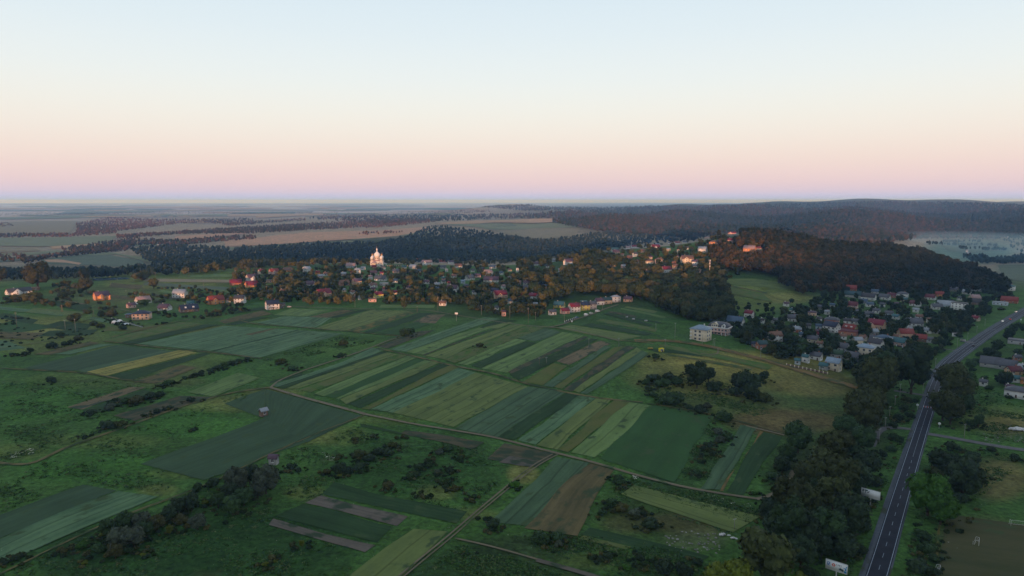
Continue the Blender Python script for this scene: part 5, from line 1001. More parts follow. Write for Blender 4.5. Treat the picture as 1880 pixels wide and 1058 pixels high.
hpx = np.array([h['px'] for h in HOUSES]); hpy = np.array([h['py'] for h in HOUSES]); hw = np.array([h['w'] for h in HOUSES]); hh = np.array([h['h'] for h in HOUSES]) * FPX / np.hypot(hx, hy)
LANE_W = np.vstack([W2(t[0]) if False else np.stack(ray(*resample(t[0], 40).T), -1) for t in TRACKS if t[4] and 'lane' in t[4]])
keep = []
for t in TREES:
    if t['man']: keep.append(t); continue
    if np.any(np.hypot(hx - t['x'], hy - t['y']) < hr + t['R'] * .4): continue
    if np.min(np.hypot(RC[:, 0] - t['x'], RC[:, 1] - t['y'])) < 11 + t['R'] * .8: continue
    if np.min(np.hypot(LANE_W[:, 0] - t['x'], LANE_W[:, 1] - t['y'])) < 3 + t['R'] * .5: continue
    base = t['py'] + CRH[t['kind']] * t['rp']; top = base - TOT[t['kind']] * t['rp']
    infront = (base > hpy - .5) & (np.abs(hpx - t['px']) < hw * .42 + t['rp'] * .75) & (top < hpy - hh * .40) & (base < hpy + 26)
    if infront.any() and rng.random() < .9: continue
    keep.append(t)
TREES = keep
NICE = {'broad': 'broadleaf_tree', 'tall': 'broadleaf_tree', 'poplar': 'poplar', 'bush': 'bush', 'pine': 'pine_tree'}
ZL = {'belt': 'in the roadside belt', 'scrub': 'in the scrub west of the road', 'east': 'east of the road', 'midr': '', 'rowl': 'in the lower left hedgerow', 'leftm': '', 'shr': 'on the weedy meadow', 'topl': '', 'centre': '', 'wood': '', 'east_village': '', 'east_road': 'east of the road', 'hill_village': '', 'ridge_row': '', 'left_garden': ''}
GRP = {'belt': 'trees of the roadside belt', 'scrub': 'scrub beside the road', 'east': 'trees east of the road', 'midr': 'bushes on the hillside', 'rowl': 'hedgerow at lower left', 'leftm': 'bushes on the left meadows', 'shr': 'bushes on the central meadow', 'topl': 'trees by the left hamlet', 'centre': 'garden trees of the village', 'wood': 'trees of the central wood',
       'east_village': 'garden trees of the right village', 'east_road': 'trees east of the road', 'hill_village': 'trees of the hill village', 'ridge_row': 'trees along the ridge', 'left_garden': 'trees by the left hamlet'}
off_ = lambda t: t['px'] - t['rp'] > 1878 or t['px'] + t['rp'] < 2
trees = sorted([t for t in TREES if t['kind'] != 'bush'], key=lambda t: (off_(t), -t['man'], -t['rp'])); bushes = sorted([t for t in TREES if t['kind'] == 'bush'], key=lambda t: (off_(t), -t['man'], -t['rp']))
indiv = trees[:285] + bushes[:240]; rest = trees[285:] + bushes[240:]
def size_word(t):
    h_ = TOT[t['kind']] * t['R']
    return ('large ' if h_ > 13 else 'small ' if h_ < 7.5 else '') if t['kind'] != 'bush' else ('broad ' if t['R'] > 4 else 'small ' if t['R'] < 1.9 else '')
r_ = np.random.default_rng(5)
for i, t in enumerate(indiv):
    var = PROTO[t['kind']]; cm, tm = var[r_.integers(len(var))]
    z = Hz(t['x'], t['y'])
    shape = {'broad': 'rounded tree', 'tall': 'tall tree', 'poplar': 'slender tree', 'bush': 'bush', 'pine': 'pine'}[t['kind']]
    desc = ('%s%s %s %s' % (size_word(t), t['col'], shape, ZL.get(t['zone'], ''))).strip()
    e = empty(NICE[t['kind']], (t['x'], t['y'], z - .05), r_.uniform(0, 6.28), unique(desc, t['px'], t['py']), 'bush' if t['kind'] == 'bush' else 'tree', GRP[t['zone']])
    sx = t['R'] * r_.uniform(.92, 1.08); e.scale = (sx, t['R'] * r_.uniform(.92, 1.08), t['R'] * r_.uniform(.92, 1.1) * .96)
    c_ = link('crown', cm, e); c_.material_slots[0].link = 'OBJECT'; c_.material_slots[0].material = LEAF[t['col']]
    link('trunk', tm, e)

# ------------------------------------------------------------------ the many trees past that number, each kind of wood one mass
def mass_mat(name, stops):
    m, t, b = newmat(name); N = t.nodes; K = t.links
    at = N.new('ShaderNodeAttribute'); at.attribute_name = 'tint'; r = N.new('ShaderNodeValToRGB'); K.new(at.outputs['Fac'], r.inputs[0])
    while len(r.color_ramp.elements) < len(stops): r.color_ramp.elements.new(.5)
    for e, (p, c) in zip(r.color_ramp.elements, stops): e.position = p
    for e, (p, c) in zip(r.color_ramp.elements, stops): e.color = rgb(c)
    tc = N.new('ShaderNodeTexCoord'); nz = N.new('ShaderNodeTexNoise'); nz.inputs['Scale'].default_value = .9; nz.inputs['Detail'].default_value = 3; K.new(tc.outputs['Object'], nz.inputs['Vector'])
    mr_ = N.new('ShaderNodeMapRange'); mr_.inputs['From Min'].default_value = .35; mr_.inputs['From Max'].default_value = .65; mr_.inputs['To Min'].default_value = .6; mr_.inputs['To Max'].default_value = 1.4; K.new(nz.outputs['Fac'], mr_.inputs['Value'])
    vs = N.new('ShaderNodeVectorMath'); vs.operation = 'SCALE'; K.new(r.outputs[0], vs.inputs[0]); K.new(mr_.outputs[0], vs.inputs['Scale']); K.new(vs.outputs[0], b.inputs['Base Color'])
    return m
def mass(name, pts, tmpl, mat, label, cat=None, seed=1):
    """pts: array x, y, R, tint, template index"""
    r = np.random.default_rng(seed); Z = H(pts[:, 0], pts[:, 1]); VV = []; FF = []; TT = []; o = 0
    for k, (tv, tf) in enumerate(tmpl):
        s = np.where(pts[:, 4].astype(int) == k)[0]
        if not len(s): continue
        a = r.uniform(0, 6.28, len(s)); ca, sa = np.cos(a)[:, None], np.sin(a)[:, None]; q = pts[s]; sc = q[:, 2][:, None]
        X = (tv[:, 0] * ca - tv[:, 1] * sa) * sc * r.uniform(.9, 1.15, (len(s), 1)) + q[:, 0][:, None]; Y = (tv[:, 0] * sa + tv[:, 1] * ca) * sc + q[:, 1][:, None]; ZZ = tv[:, 2] * sc * r.uniform(.85, 1.15, (len(s), 1)) + Z[s][:, None]
        VV.append(np.stack([X, Y, ZZ], -1).reshape(-1, 3)); n = len(tv)
        FF.append((tf[None] + (np.arange(len(s)) * n)[:, None, None]).reshape(-1, 3) + o); o += n * len(s)
        TT.append((q[:, 3][:, None] + r.normal(0, .06, (len(s), n))).ravel())
    me = mesh_faces(name, np.vstack(VV), np.vstack(FF), [mat]); at = me.attributes.new('tint', 'FLOAT', 'POINT'); at.data.foreach_set('value', np.clip(np.concatenate(TT), 0, 1).astype(np.float32))
    return tag(link(name, me), label, cat, None, 'stuff')
ICO0 = (ICO1[0], ICO1[1])
def tset(kinds, leaves, size, seed): 
    o = []
    for i, k in enumerate(kinds):
        v, f, _ = crown_geo(k, np.random.default_rng(seed + i), leaves, size, ICO1); o.append((v, f))
    return o
KT = ['broad', 'broad', 'tall', 'bush', 'pine', 'pine']
T_MID = tset(KT, 110, .24, 50)
VMAT = mass_mat('village_foliage', [(0, (0.012, 0.025, 0.014)), (.35, (0.021, 0.038, 0.017)), (.6, (0.040, 0.050, 0.020)), (.8, (0.066, 0.070, 0.026)), (1, (0.085, 0.076, 0.030))])
TINT = {D_: .1, G_: .3, BR: .55, O_: .85, 'grey green': .5, 'bright green': .5, Y_: 1.0}
rp_ = np.array([[t['x'], t['y'], t['R'], TINT[t['col']], {'broad': r_.integers(2), 'tall': 2, 'bush': 3, 'poplar': 2, 'pine': 4}[t['kind']]] for t in rest])
mass('village_trees', rp_, T_MID, VMAT, 'mass of smaller garden and woodland trees between the houses', 'trees')

def mtint(n, r, lo, hi): return r.uniform(lo, hi, n)
def wood_pts(polys, seed, kmap, hrange, tint):
    r = np.random.default_rng(seed); A = []
    for poly, n, md in polys:
        q = sample(poly, n, md, r)
        if not len(q): continue
        x, y = ray(q[:, 0], q[:, 1]); ok = (y < 16000); x, y = x[ok], y[ok]; k = np.array(kmap)[r.integers(len(kmap), size=len(x))]
        tot = np.array([TOT[KT[i]] for i in k]); R_ = r.uniform(hrange[0], hrange[1], len(x)) / tot
        patch = .5 + .5 * np.sin(x / (83.0 + y / 30) + 2 * np.sin(y / (140.0 + y / 20)))
        A.append(np.stack([x, y, R_, np.clip(r.uniform(tint[0], tint[1], len(x)) + .5 * (patch - .5), 0, 1), k], -1))
    return np.vstack(A)
PMAT = mass_mat('pine_foliage_sun_warmed', [(0, (0.010, 0.020, 0.013)), (.4, (0.018, 0.028, 0.014)), (.7, (0.042, 0.036, 0.016)), (1, (0.076, 0.054, 0.024))])  # warm end of the ramp carries the rusty low sun on the hill
hill = wood_pts([([(1300,466),(1335,438),(1400,426),(1450,430),(1500,450),(1560,458),(1640,458),(1700,466),(1750,486),(1810,506),(1850,528),(1846,540),(1800,538),(1700,540),(1600,538),(1500,524),(1440,512),(1400,504),(1330,498),(1310,480)], 3200, 2.7),
                 ([(1440,512),(1500,524),(1560,536),(1520,546),(1470,545),(1420,520)], 60, 4), ([(1230,446),(1290,428),(1330,436),(1300,440),(1240,452)], 130, 2.6)], 31, [2, 2, 4, 5, 0], (13, 19), (.05, .85))
hd = np.min(np.hypot(hill[:, 0][:, None] - hx[None], hill[:, 1][:, None] - hy[None]), 1); hill = hill[hd > 14]
hu, hv_ = proj(hill[:, 0], hill[:, 1], H(hill[:, 0], hill[:, 1]))
bad = ((np.abs(hu[:, None] - hpx[None]) < hw[None] * .5 + 5) & (hv_[:, None] > hpy[None]) & (hv_[:, None] < hpy[None] + 15) & (hpy[None] < 480)).any(1)
mass('hill_forest', hill[~bad], T_MID, PMAT, 'dense mixed pine forest covering the round hill behind the village', 'forest', 2)

def lowt(seed, kind):
    r = np.random.default_rng(seed); V_ = []; F_ = []; o = 0; v0, f0 = ICO0
    for i in range(3):
        v = v0 * (1 + r.normal(0, .16, (len(v0), 1))) * r.uniform(.5, .8) * np.array([1, 1, 1.35]) + (r.uniform(-.45, .45), r.uniform(-.45, .45), r.uniform(1.0, 2.1)); V_.append(v); F_.append(f0 + o); o += len(v)
    return np.vstack(V_), np.vstack(F_)
T_FAR = [lowt(70 + i, 0) for i in range(8)]
def far_pts(polys, seed, hr_, tint):
    r = np.random.default_rng(seed); A = wood_pts(polys, seed, [0], hr_, tint); A[:, 2] *= 1.18; A[:, 4] = r.integers(len(T_FAR), size=len(A)); return A
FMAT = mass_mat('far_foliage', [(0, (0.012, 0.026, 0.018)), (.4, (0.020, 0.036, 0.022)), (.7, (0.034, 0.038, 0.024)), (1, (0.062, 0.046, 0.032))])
VWM = mass_mat('valley_foliage_shaded', [(0, (0.005, 0.017, 0.017)), (.5, (0.014, 0.030, 0.024)), (1, (0.036, 0.046, 0.030))])  # darker bluish leaves: the unlit valley's shade put into the colour
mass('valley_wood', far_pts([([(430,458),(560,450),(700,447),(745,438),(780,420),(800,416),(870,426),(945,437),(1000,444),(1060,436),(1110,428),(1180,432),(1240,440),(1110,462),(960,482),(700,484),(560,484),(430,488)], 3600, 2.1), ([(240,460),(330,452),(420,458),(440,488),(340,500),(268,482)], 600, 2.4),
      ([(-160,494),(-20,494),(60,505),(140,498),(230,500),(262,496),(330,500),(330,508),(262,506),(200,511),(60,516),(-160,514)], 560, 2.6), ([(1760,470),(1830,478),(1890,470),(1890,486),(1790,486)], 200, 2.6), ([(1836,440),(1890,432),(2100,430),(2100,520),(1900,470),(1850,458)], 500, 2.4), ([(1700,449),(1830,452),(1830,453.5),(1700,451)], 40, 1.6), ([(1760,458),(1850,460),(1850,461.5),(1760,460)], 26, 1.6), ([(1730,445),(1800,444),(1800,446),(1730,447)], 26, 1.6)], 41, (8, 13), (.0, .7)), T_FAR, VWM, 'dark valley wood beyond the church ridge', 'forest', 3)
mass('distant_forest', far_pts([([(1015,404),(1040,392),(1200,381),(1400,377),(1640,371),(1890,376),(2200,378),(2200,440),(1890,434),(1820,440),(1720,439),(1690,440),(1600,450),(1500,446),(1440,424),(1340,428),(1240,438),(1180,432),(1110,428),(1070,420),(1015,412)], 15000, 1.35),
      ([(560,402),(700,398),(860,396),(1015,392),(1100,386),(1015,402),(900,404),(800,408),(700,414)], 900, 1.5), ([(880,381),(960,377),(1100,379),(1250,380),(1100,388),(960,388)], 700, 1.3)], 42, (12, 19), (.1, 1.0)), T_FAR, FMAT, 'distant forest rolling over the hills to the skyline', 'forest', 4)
mass('hedgerows', far_pts([([(140,412),(200,400),(300,404),(460,402),(470,408),(330,412),(230,424),(140,432)], 1300, 1.3), ([(215,434),(320,428),(460,418),(600,410),(780,402),(800,409),(700,419),(640,420),(460,430),(330,431),(215,440)], 1500, 1.6), ([(-20,432),(130,431),(215,425),(215,430),(130,437),(-20,438)], 220, 1.8),
      ([(110,460),(240,440),(330,444),(400,438),(470,434),(470,440),(330,452),(240,452),(140,464)], 420, 2.0), ([(40,480),(110,470),(230,452),(250,452),(230,462),(90,476),(45,486)], 260, 2.0), ([(580,396),(760,389),(900,386),(900,391),(760,396),(600,402)], 420, 1.4), ([(-20,392),(300,389),(620,390),(620,393),(300,394),(-20,398)], 460, 1.5), ([(-20,378),(400,376),(780,378),(780,380),(400,380),(-20,382)], 420, 1.3),
      ([(660,430),(740,426),(735,430),(660,434)], 26, 2), ([(0,470),(60,474),(60,480),(0,482)], 30, 2), ([(650,393),(690,392),(690,397),(650,398)], 50, 1.5), ([(350,404),(420,410),(560,402),(560,406),(420,416)], 260, 1.6), ([(-20,412),(20,410),(28,416),(-20,420)], 40, 1.8)], 43, (8, 12), (.25, 1.0)), T_FAR, mass_mat('hedgerow_foliage_sun_red', [(0, (0.014, 0.028, 0.020)), (.4, (0.034, 0.036, 0.024)), (.7, (0.062, 0.044, 0.030)), (1, (0.11, 0.062, 0.044))]), 'belts and hedgerows of trees crossing the distant plain', 'trees', 5)  # red-brown end of the leaf ramp paints in low sunlight

# ------------------------------------------------------------------ rough weeds and tall herbs on the meadows and village gardens (uncountable)
def tuft(seed):
    r = np.random.default_rng(seed); c = r.uniform(-1, 1, (9, 3)) * (1.1, 1.1, .16) + (0, 0, .25); n = r.normal(size=(9, 3)); n[:, 2] = abs(n[:, 2]) + 1.4; n /= np.linalg.norm(n, axis=1)[:, None]
    return quads(c, n, r.uniform(.3, .55, 9), r)
T_TUFT = [tuft(90 + i) for i in range(6)]
def weeds(polys, seed, n, size, tint):
    r = np.random.default_rng(seed); A = []
    for poly in polys:
        p = np.array(poly, float); lo, hi = p.min(0), p.max(0); q = r.uniform(lo, hi, (n * 2, 2)); q = q[inpoly(q[:, 0], q[:, 1], poly)][:n]
        x, y = ray(q[:, 0], q[:, 1]); k = np.sin(x / 7.0 + 2 * np.sin(y / 11.0)) + np.sin(y / 5.0 + x / 13.0) + r.normal(0, .6, len(x)); ok = k > .1; x, y = x[ok], y[ok]
        A.append(np.stack([x, y, r.uniform(size[0], size[1], len(x)), r.uniform(tint[0], tint[1], len(x)), r.integers(6, size=len(x))], -1))
    return np.vstack(A)
ug = []
for t in TREES:
    if not t['man'] or t['zone'] == 'topl': continue
    for k in range(r_.integers(5, 12)):
        a_ = r_.uniform(0, 6.28); q_ = t['R'] * r_.uniform(.7, 2.0) + r_.uniform(0, 2.5); x_, y_ = t['x'] + q_ * math.cos(a_), t['y'] + q_ * math.sin(a_)
        if np.min(np.hypot(RC[:, 0] - x_, RC[:, 1] - y_)) < 6.5: continue
        ug.append((x_, y_, r_.uniform(.35, 1.3), r_.uniform(.1, .9), 3))
mass('undergrowth', np.array(ug), T_MID, VMAT, 'ragged low scrub and saplings growing around the bushes and tree belts', None, 12)
WMAT = mass_mat('weed_foliage', [(0, (0.026, 0.060, 0.022)), (.4, (0.036, 0.086, 0.026)), (.75, (0.055, 0.105, 0.032)), (1, (0.09, 0.11, 0.05))])
wd = weeds([[(0,700),(180,700),(330,720),(125,748),(240,772),(100,826),(0,850)], [(0,870),(100,835),(330,760),(480,715),(258,850),(380,885),(440,858),(300,905),(160,888),(0,940)], [(0,1058),(160,985),(440,870),(520,860),(600,905),(490,965),(670,1016),(640,1058)],
            [(520,835),(670,780),(890,830),(930,880),(850,940),(620,885),(560,900)], [(760,1058),(850,1000),(1000,1045),(1040,1058)], [(1120,870),(1280,900),(1400,940),(1350,985),(1130,915)], [(960,990),(1140,985),(1300,1030),(1300,1058),(1100,1058)],
            [(1190,690),(1330,700),(1420,760),(1330,770),(1200,740)], [(1300,770),(1350,780),(1300,880),(1240,885)], [(1640,725),(1690,730),(1665,780),(1625,780)], [(1650,800),(1670,800),(1620,900),(1560,1058),(1540,1058)], [(520,665),(690,628),(640,612),(480,662)], [(815,660),(835,666),(998,603),(970,599)],
            [(1700,810),(1880,835),(1880,850),(1760,940),(1700,1058),(1660,1058),(1690,900)], [(1720,745),(1800,700),(1880,750),(1880,815),(1760,795)]], 77, 2600, (.35, .9), (.1, 1.0))
mass('weeds', wd, T_TUFT, WMAT, 'patchy tall weeds and coarse grass on the unmown meadows', None, 6)
UMAT = mass_mat('white_umbels', [(0, (0.42, 0.44, 0.36)), (1, (0.6, 0.6, 0.52))])
ub = weeds([[(1270,892),(1330,905),(1400,925),(1390,940),(1300,915)], [(0,995),(20,1000),(15,1018),(0,1010)], [(15,835),(60,822),(62,832),(20,842)], [(590,830),(620,840),(610,850)], [(1160,872),(1175,876),(1165,880)]], 78, 60, (.22, .5), (0, 1))
mass('wild_flowers', ub, T_TUFT, UMAT, 'scattered clumps of white umbel flowers beside the track and meadows', None, 7)
# ------------------------------------------------------------------ utility poles
CONC = noise_mat('pale_concrete', (0.20, 0.20, 0.20), (0.30, 0.30, 0.29), 2, 3); WOODP = noise_mat('weathered_wood', (0.16, 0.12, 0.09), (0.24, 0.18, 0.14), 3, 3); STEEL = noise_mat('galvanised_steel', (0.36, 0.38, 0.40), (0.46, 0.48, 0.5), 4, 2, .5, .4)
def pole_proto(h, mat, arms):
    p = MB().tube((0, 0, -.5), (0, 0, h), .15, .10, 8).mesh('post', [mat]); a = MB()
    for z in arms: a.box(-.9, .9, -.06, .06, h - z - .06, h - z + .06)
    for z in arms:
        for xx in (-.8, 0, .8): a.tube((xx, 0, h - z + .06), (xx, 0, h - z + .3), .05, .04, 5)
    return p, (a.mesh('crossarm', [STEEL]) if arms else None)
PP = {}
POLES = [(31,602,571,'w'),(347,510,491,'w'),(286,519,503,'w'),(203,526,507,'w'),(433,512,497,'w'),(374,528,517,'w'),(448,500,478,'w'),(472,500,480,'w'),(160,561,552,'c'),(232,544,535,'c'),(139,612,590,'c'),(120,606,590,'c'),
 (652,565,534,'w'),(766,574,562,'w'),(804,571,546,'w'),(884,579,561,'c'),(936,586,562,'c'),(970,594,565,'w'),(983,589,573,'c'),(1036,591,572,'c'),(1106,571,557,'c'),(1204,608,595,'c'),(1239,624,594,'c'),(1278,582,569,'c'),(1081,639,622,'c'),(1136,638,620,'c'),(1221,640,622,'c'),(990,671,655,'w'),(1003,668,655,'c'),
 (1309,637,622,'c'),(1312,638,622,'c'),(1396,661,641,'c'),(1343,622,606,'c'),(1289,634,616,'c'),(1652,728,707,'c'),(1643,745,727,'c'),(1633,766,748,'c'),(1625,787,767,'c'),(1614,812,790,'c'),(1717,676,660,'c'),(1694,724,705,'c'),(1776,626,613,'c'),(1793,613,601,'c'),(1757,641,624,'c'),(1808,599,588,'c'),
 (1537,600,584,'c'),(1471,668,656,'w'),(1770,806,782,'c'),(705,540,527,'c'),(490,545,527,'w'),(560,548,534,'w'),(1440,608,592,'w'),(1697,577,565,'c'),(1348,973,961,'c')]
for i, (u, v, vt, k) in enumerate(POLES):
    x, y = P(u, v); d = math.hypot(x, y); h = float(np.clip((v - vt) * d / FPX * 1.02, 5, 16)); hk = (round(h), k)
    if hk not in PP: PP[hk] = pole_proto(round(h), WOODP if k == 'w' else CONC, (.4,) if k == 'c' or h < 10 else (.4, 1.4))
    e = empty('utility_pole', (x, y, Hz(x, y)), .6 - math.atan2(x, y) * .5, unique('%s %s utility pole' % ('weathered brown' if k == 'w' else 'pale concrete', 'tall' if h > 11 else 'slim'), u, v), 'pole', 'utility poles')
    link('post', PP[hk][0], e)
    if PP[hk][1]: link('crossarm', PP[hk][1], e)
for u, v, vt in ((172, 584, 571), (114, 574, 562), (263, 536, 526)):
    x, y = P(u, v); h = (v - vt) * math.hypot(x, y) / FPX
    e = empty('braced_pole', (x, y, Hz(x, y)), 0, unique('sunlit double-legged wooden pole', u, v), 'pole', 'braced wooden poles')
    MB().tube((-1.3, 0, -.4), (0, 0, h), .2, .16, 6).tube((1.3, 0, -.4), (0, 0, h), .2, .16, 6).build('legs', WOODP, e); MB().box(-.9, .9, -.08, .08, h * .45, h * .45 + .16).build('brace', WOODP, e)

# ------------------------------------------------------------------ billboards and signs
BW = noise_mat('billboard_white', (0.62, 0.66, 0.70), (0.68, 0.71, 0.75), .8, 2, .5, .3); BB = noise_mat('print_blue', (0.02, 0.14, 0.42), (0.04, 0.20, 0.52), 2, 2); BC = noise_mat('print_cyan', (0.03, 0.22, 0.50), (0.06, 0.32, 0.62), 2, 2); BRD = noise_mat('print_red', (0.48, 0.06, 0.03), (0.56, 0.09, 0.04), 2, 2); BDK = noise_mat('print_dark', (0.02, 0.05, 0.07), (0.04, 0.09, 0.11), 2, 2)
def billboard(u, v, wpx, ang, label, art):
    x, y = P(u, v); d = math.hypot(x, y); w = wpx * d / FPX; h = w * .48; z = Hz(x, y); ph = 4.0
    e = empty('billboard', (x, y, z), ang, label, 'billboard', 'roadside billboards')
    MB().tube((0, .3, -1), (0, .3, ph + h * .6), .22, .2, 10).build('post', STEEL, e)
    MB().box(-w/2, w/2, -.12, .12, ph, ph + h).box(-w/2, w/2, .12, .4, ph + h * .3, ph + h * .4).box(-w/2, w/2, .12, .4, ph + h * .65, ph + h * .75).build('panel', BW, e)
    MB().box(-w/2-.1, w/2+.1, -.16, .16, ph - .1, ph - .001).box(-w/2-.1, w/2+.1, -.16, .16, ph + h + .001, ph + h + .1).box(-w/2-.1, -w/2-.001, -.16, .16, ph, ph + h).box(w/2+.001, w/2+.1, -.16, .16, ph, ph + h).build('frame', STEEL, e)
    X = lambda a: -w/2 + a * w; Z = lambda a: ph + a * h
    if art == 1:
        b = MB()   # blue block of lettering strokes at the left
        for a0, a1, c0, c1 in ((.07,.10,.42,.80),(.10,.20,.74,.80),(.10,.18,.58,.64),(.10,.20,.42,.48),(.13,.155,.48,.58),(.17,.205,.60,.74),(.155,.18,.64,.70)): b.box(X(a0), X(a1), -.128, -.121, Z(c0), Z(c1))
        b.build('lettering', BB, e)
        r0 = h * .17; cx, cz_ = X(.37), Z(.60); vs = []; n = 20
        for rr in (r0, r0 * .45): vs += [(cx + rr * math.cos(2*math.pi*i/n), -.126, cz_ + rr * math.sin(2*math.pi*i/n)) for i in range(n)]
        MB().add(vs, [(i, (i + 1) % n, (i + 1) % n + n, i + n) for i in range(n)]).build('round_emblem', BRD, e)
        b = MB()
        for a0, a1, c0, c1 in ((.49,.51,.66,.78),(.49,.54,.58,.61),(.56,.58,.6,.8),(.60,.65,.70,.74),(.62,.64,.58,.8),(.68,.73,.74,.78),(.70,.72,.58,.78)): b.box(X(a0), X(a1), -.128, -.121, Z(c0), Z(c1))
        b.build('lettering', BDK, e)
        b = MB()   # splash of blue leaves
        for k in range(9):
            aa = -.3 + k * .42; l = h * (.26 + .10 * ((k * 3) % 4) / 3); c0 = (X(.72), Z(.24)); p1 = (c0[0] + l * math.cos(aa), min(c0[1] + l * math.sin(aa) * .9, ph + h * .97)); nx_, nz_ = -math.sin(aa) * h * .05, math.cos(aa) * h * .05
            p1 = (p1[0], max(p1[1], ph + .05)); mx_, mz_ = (c0[0] + p1[0]) / 2, (c0[1] + p1[1]) / 2; b.add([(c0[0], -.130 - k * .002, c0[1]), (mx_ + nx_, -.130 - k * .002, mz_ + nz_), (p1[0], -.130 - k * .002, p1[1]), (mx_ - nx_, -.130 - k * .002, mz_ - nz_)], [(0, 3, 2, 1), (0, 1, 2, 3)])
        b.build('leaf_picture', BDK, e)
        b = MB()
        for a0, a1, c0, c1 in ((.86,.97,.08,.30),(.90,.96,.34,.62),(.83,.89,.52,.60),(.93,.98,.66,.80)): b.box(X(a0), X(a1), -.128, -.121, Z(c0), Z(c1))
        b.build('figure_picture', BC, e)
    else:
        b = MB()
        for a0, a1, c0, c1 in ((.05,.12,.6,.9),(.16,.34,.74,.88),(.2,.26,.5,.7),(.30,.40,.56,.66),(.36,.46,.70,.76)): b.box(X(a0), X(a1), -.128, -.121, Z(c0), Z(c1))
        b.build('lettering', BDK, e)
billboard(1534, 1068, 35, R(-40), 'white billboard with blue lettering, red ring and blue leaves, nearest the bottom edge', 1)
billboard(1597, 930, 29, R(-44), 'white billboard partly hidden by a dark roadside tree, upper of the two', 2)
x, y = P(838, 590); e = empty('signboard', (x, y, Hz(x, y)), -.2, 'small white signboard on a tall thin post at the village edge lane', 'sign')
MB().tube((0, 0, -.3), (0, 0, 8.5), .1, .08, 6).build('post', STEEL, e); MB().box(-1.6, 1.6, -.1, .1, 7.2, 9).build('panel', BW, e)
for u, v, lab in ((1684, 752, 'white round-headed road sign left of the zebra crossing'), (1724, 787, 'white round-headed road sign right of the road, below the crossing'), (1874, 592, 'small pale road sign near the top end of the road')):
    x, y = P(u, v); e = empty('road_sign', (x, y, Hz(x, y)), R(-30), lab, 'sign', 'road signs')
    MB().tube((0, 0, -.3), (0, 0, 2.6), .07, .06, 6).build('post', STEEL, e)
    MB().lathe([(.02, -.05), (.75, -.05), (.75, .05), (.02, .05)], 0, 0, 14).build('disc', BW, e, (0, -.12, 3.1), (R(90), 0, 0))

# ------------------------------------------------------------------ cars
TYRE = noise_mat('tyre_rubber', (0.012, 0.012, 0.013), (0.02, 0.02, 0.021), 6, 2)
def paint(n, c):
    m = noise_mat('car_paint_' + n, shade(c, .9), c, 1.5, 2, .3, .5); return m
def emis(n, c, s):
    m, t, b = newmat(n); b.inputs['Base Color'].default_value = rgb(c); b.inputs['Emission Color'].default_value = rgb(c); b.inputs['Emission Strength'].default_value = s; return m
LAMPW = emis('lit_headlight', (1, .93, .8), 9); LAMPR = emis('lit_tail_light', (1, .05, .03), 4); LAMPD = noise_mat('lamp_glass', (0.5, 0.5, 0.5), (0.6, 0.6, 0.6), 3, 2, .2, .5); REDL = noise_mat('tail_glass', (0.3, 0.02, 0.02), (0.4, 0.03, 0.03), 3, 2, .2, .5)
def car(u, v, ang, col, cname, label, van=False, lit=None, group='cars and vans'):
    x, y = P(u, v); z = max(Hz(x, y) + .39 if lit is not None else Hz(x, y) + .35, 0)
    e = empty('van' if van else 'car', (x, y, z), ang, label, 'van' if van else 'car', group); L_, W_ = (5.4, 1.95) if van else (4.5, 1.8); p = paint(cname, col)
    if van: prof = [(-2.7, .35), (2.7, .35), (2.7, 1.0), (2.05, 1.25), (1.45, 2.15), (1.1, 2.25), (-2.6, 2.25), (-2.7, 2.1)]
    else: prof = [(-2.25, .3), (2.25, .3), (2.28, .7), (2.1, .85), (1.1, .98), (.35, 1.45), (-1.1, 1.48), (-1.85, 1.05), (-2.2, 1.0), (-2.27, .7)]
    b = MB().prism(prof, 'y', -W_/2, W_/2)
    o = b.build('body', p, e); bv = o.modifiers.new('bevel', 'BEVEL'); bv.width = .09; bv.segments = 2
    g = MB()
    if van: g.add([(1.52, -.85, 2.08), (2.04, -.85, 1.33), (2.04, .85, 1.33), (1.52, .85, 2.08)], [(0, 1, 2, 3)]); g.v = [(a + .02, b_, c + .02) for a, b_, c in g.v]
    else: g.add([(.42, -.75, 1.42), (1.06, -.8, 1.03), (1.06, .8, 1.03), (.42, .75, 1.42)], [(0, 1, 2, 3)]).add([(-1.16, -.75, 1.46), (-1.16, .75, 1.46), (-1.8, .8, 1.1), (-1.8, -.8, 1.1)], [(0, 1, 2, 3)]); g.v = [(a + (.02 if a > 0 else -.02), b_, c + .02) for a, b_, c in g.v]
    for sd in (-1, 1):
        if van: g.box(.9, 1.55, sd * W_/2 - .01, sd * W_/2 + .01, 1.35, 1.95)
        else: g.prism([(-1.5, 1.08), (.85, 1.06), (.3, 1.38), (-1.05, 1.4)], 'y', sd * W_/2 - .012, sd * W_/2 + .012)
    g.build('windows', GLASS, e)
    for sx in (-1, 1):
        for sy in (-1, 1):
            w_ = MB().lathe([(.02, -.1), (.33, -.11), (.36, 0), (.33, .11), (.02, .1)], 0, 0, 14).build('wheel', TYRE, e, (sx * L_ * .3, sy * (W_/2 - .08), .35), (R(90), 0, 0))
            MB().lathe([(.02, -.115), (.2, -.115), (.2, .115), (.02, .115)], 0, 0, 10).build('rim', STEEL, w_)
    for sy in (-1, 1):
        MB().box(-.03, .04, -.17, .17, -.09, .09).build('headlight', LAMPW if lit == 'front' else LAMPD, e, (L_/2 + .0, sy * .62, .72)); MB().box(-.04, .03, -.15, .15, -.1, .1).build('tail_light', LAMPR if lit == 'rear' else REDL, e, (-L_/2 - .0, sy * .66, .8))
def road_ang(u, v):
    x, y = P(u, v); i = int(np.argmin((RC[:, 0] - x) ** 2 + (RC[:, 1] - y) ** 2)); i = min(max(i, 1), len(RC) - 2); d = RC[i + 1] - RC[i - 1]; return math.atan2(d[1], d[0])
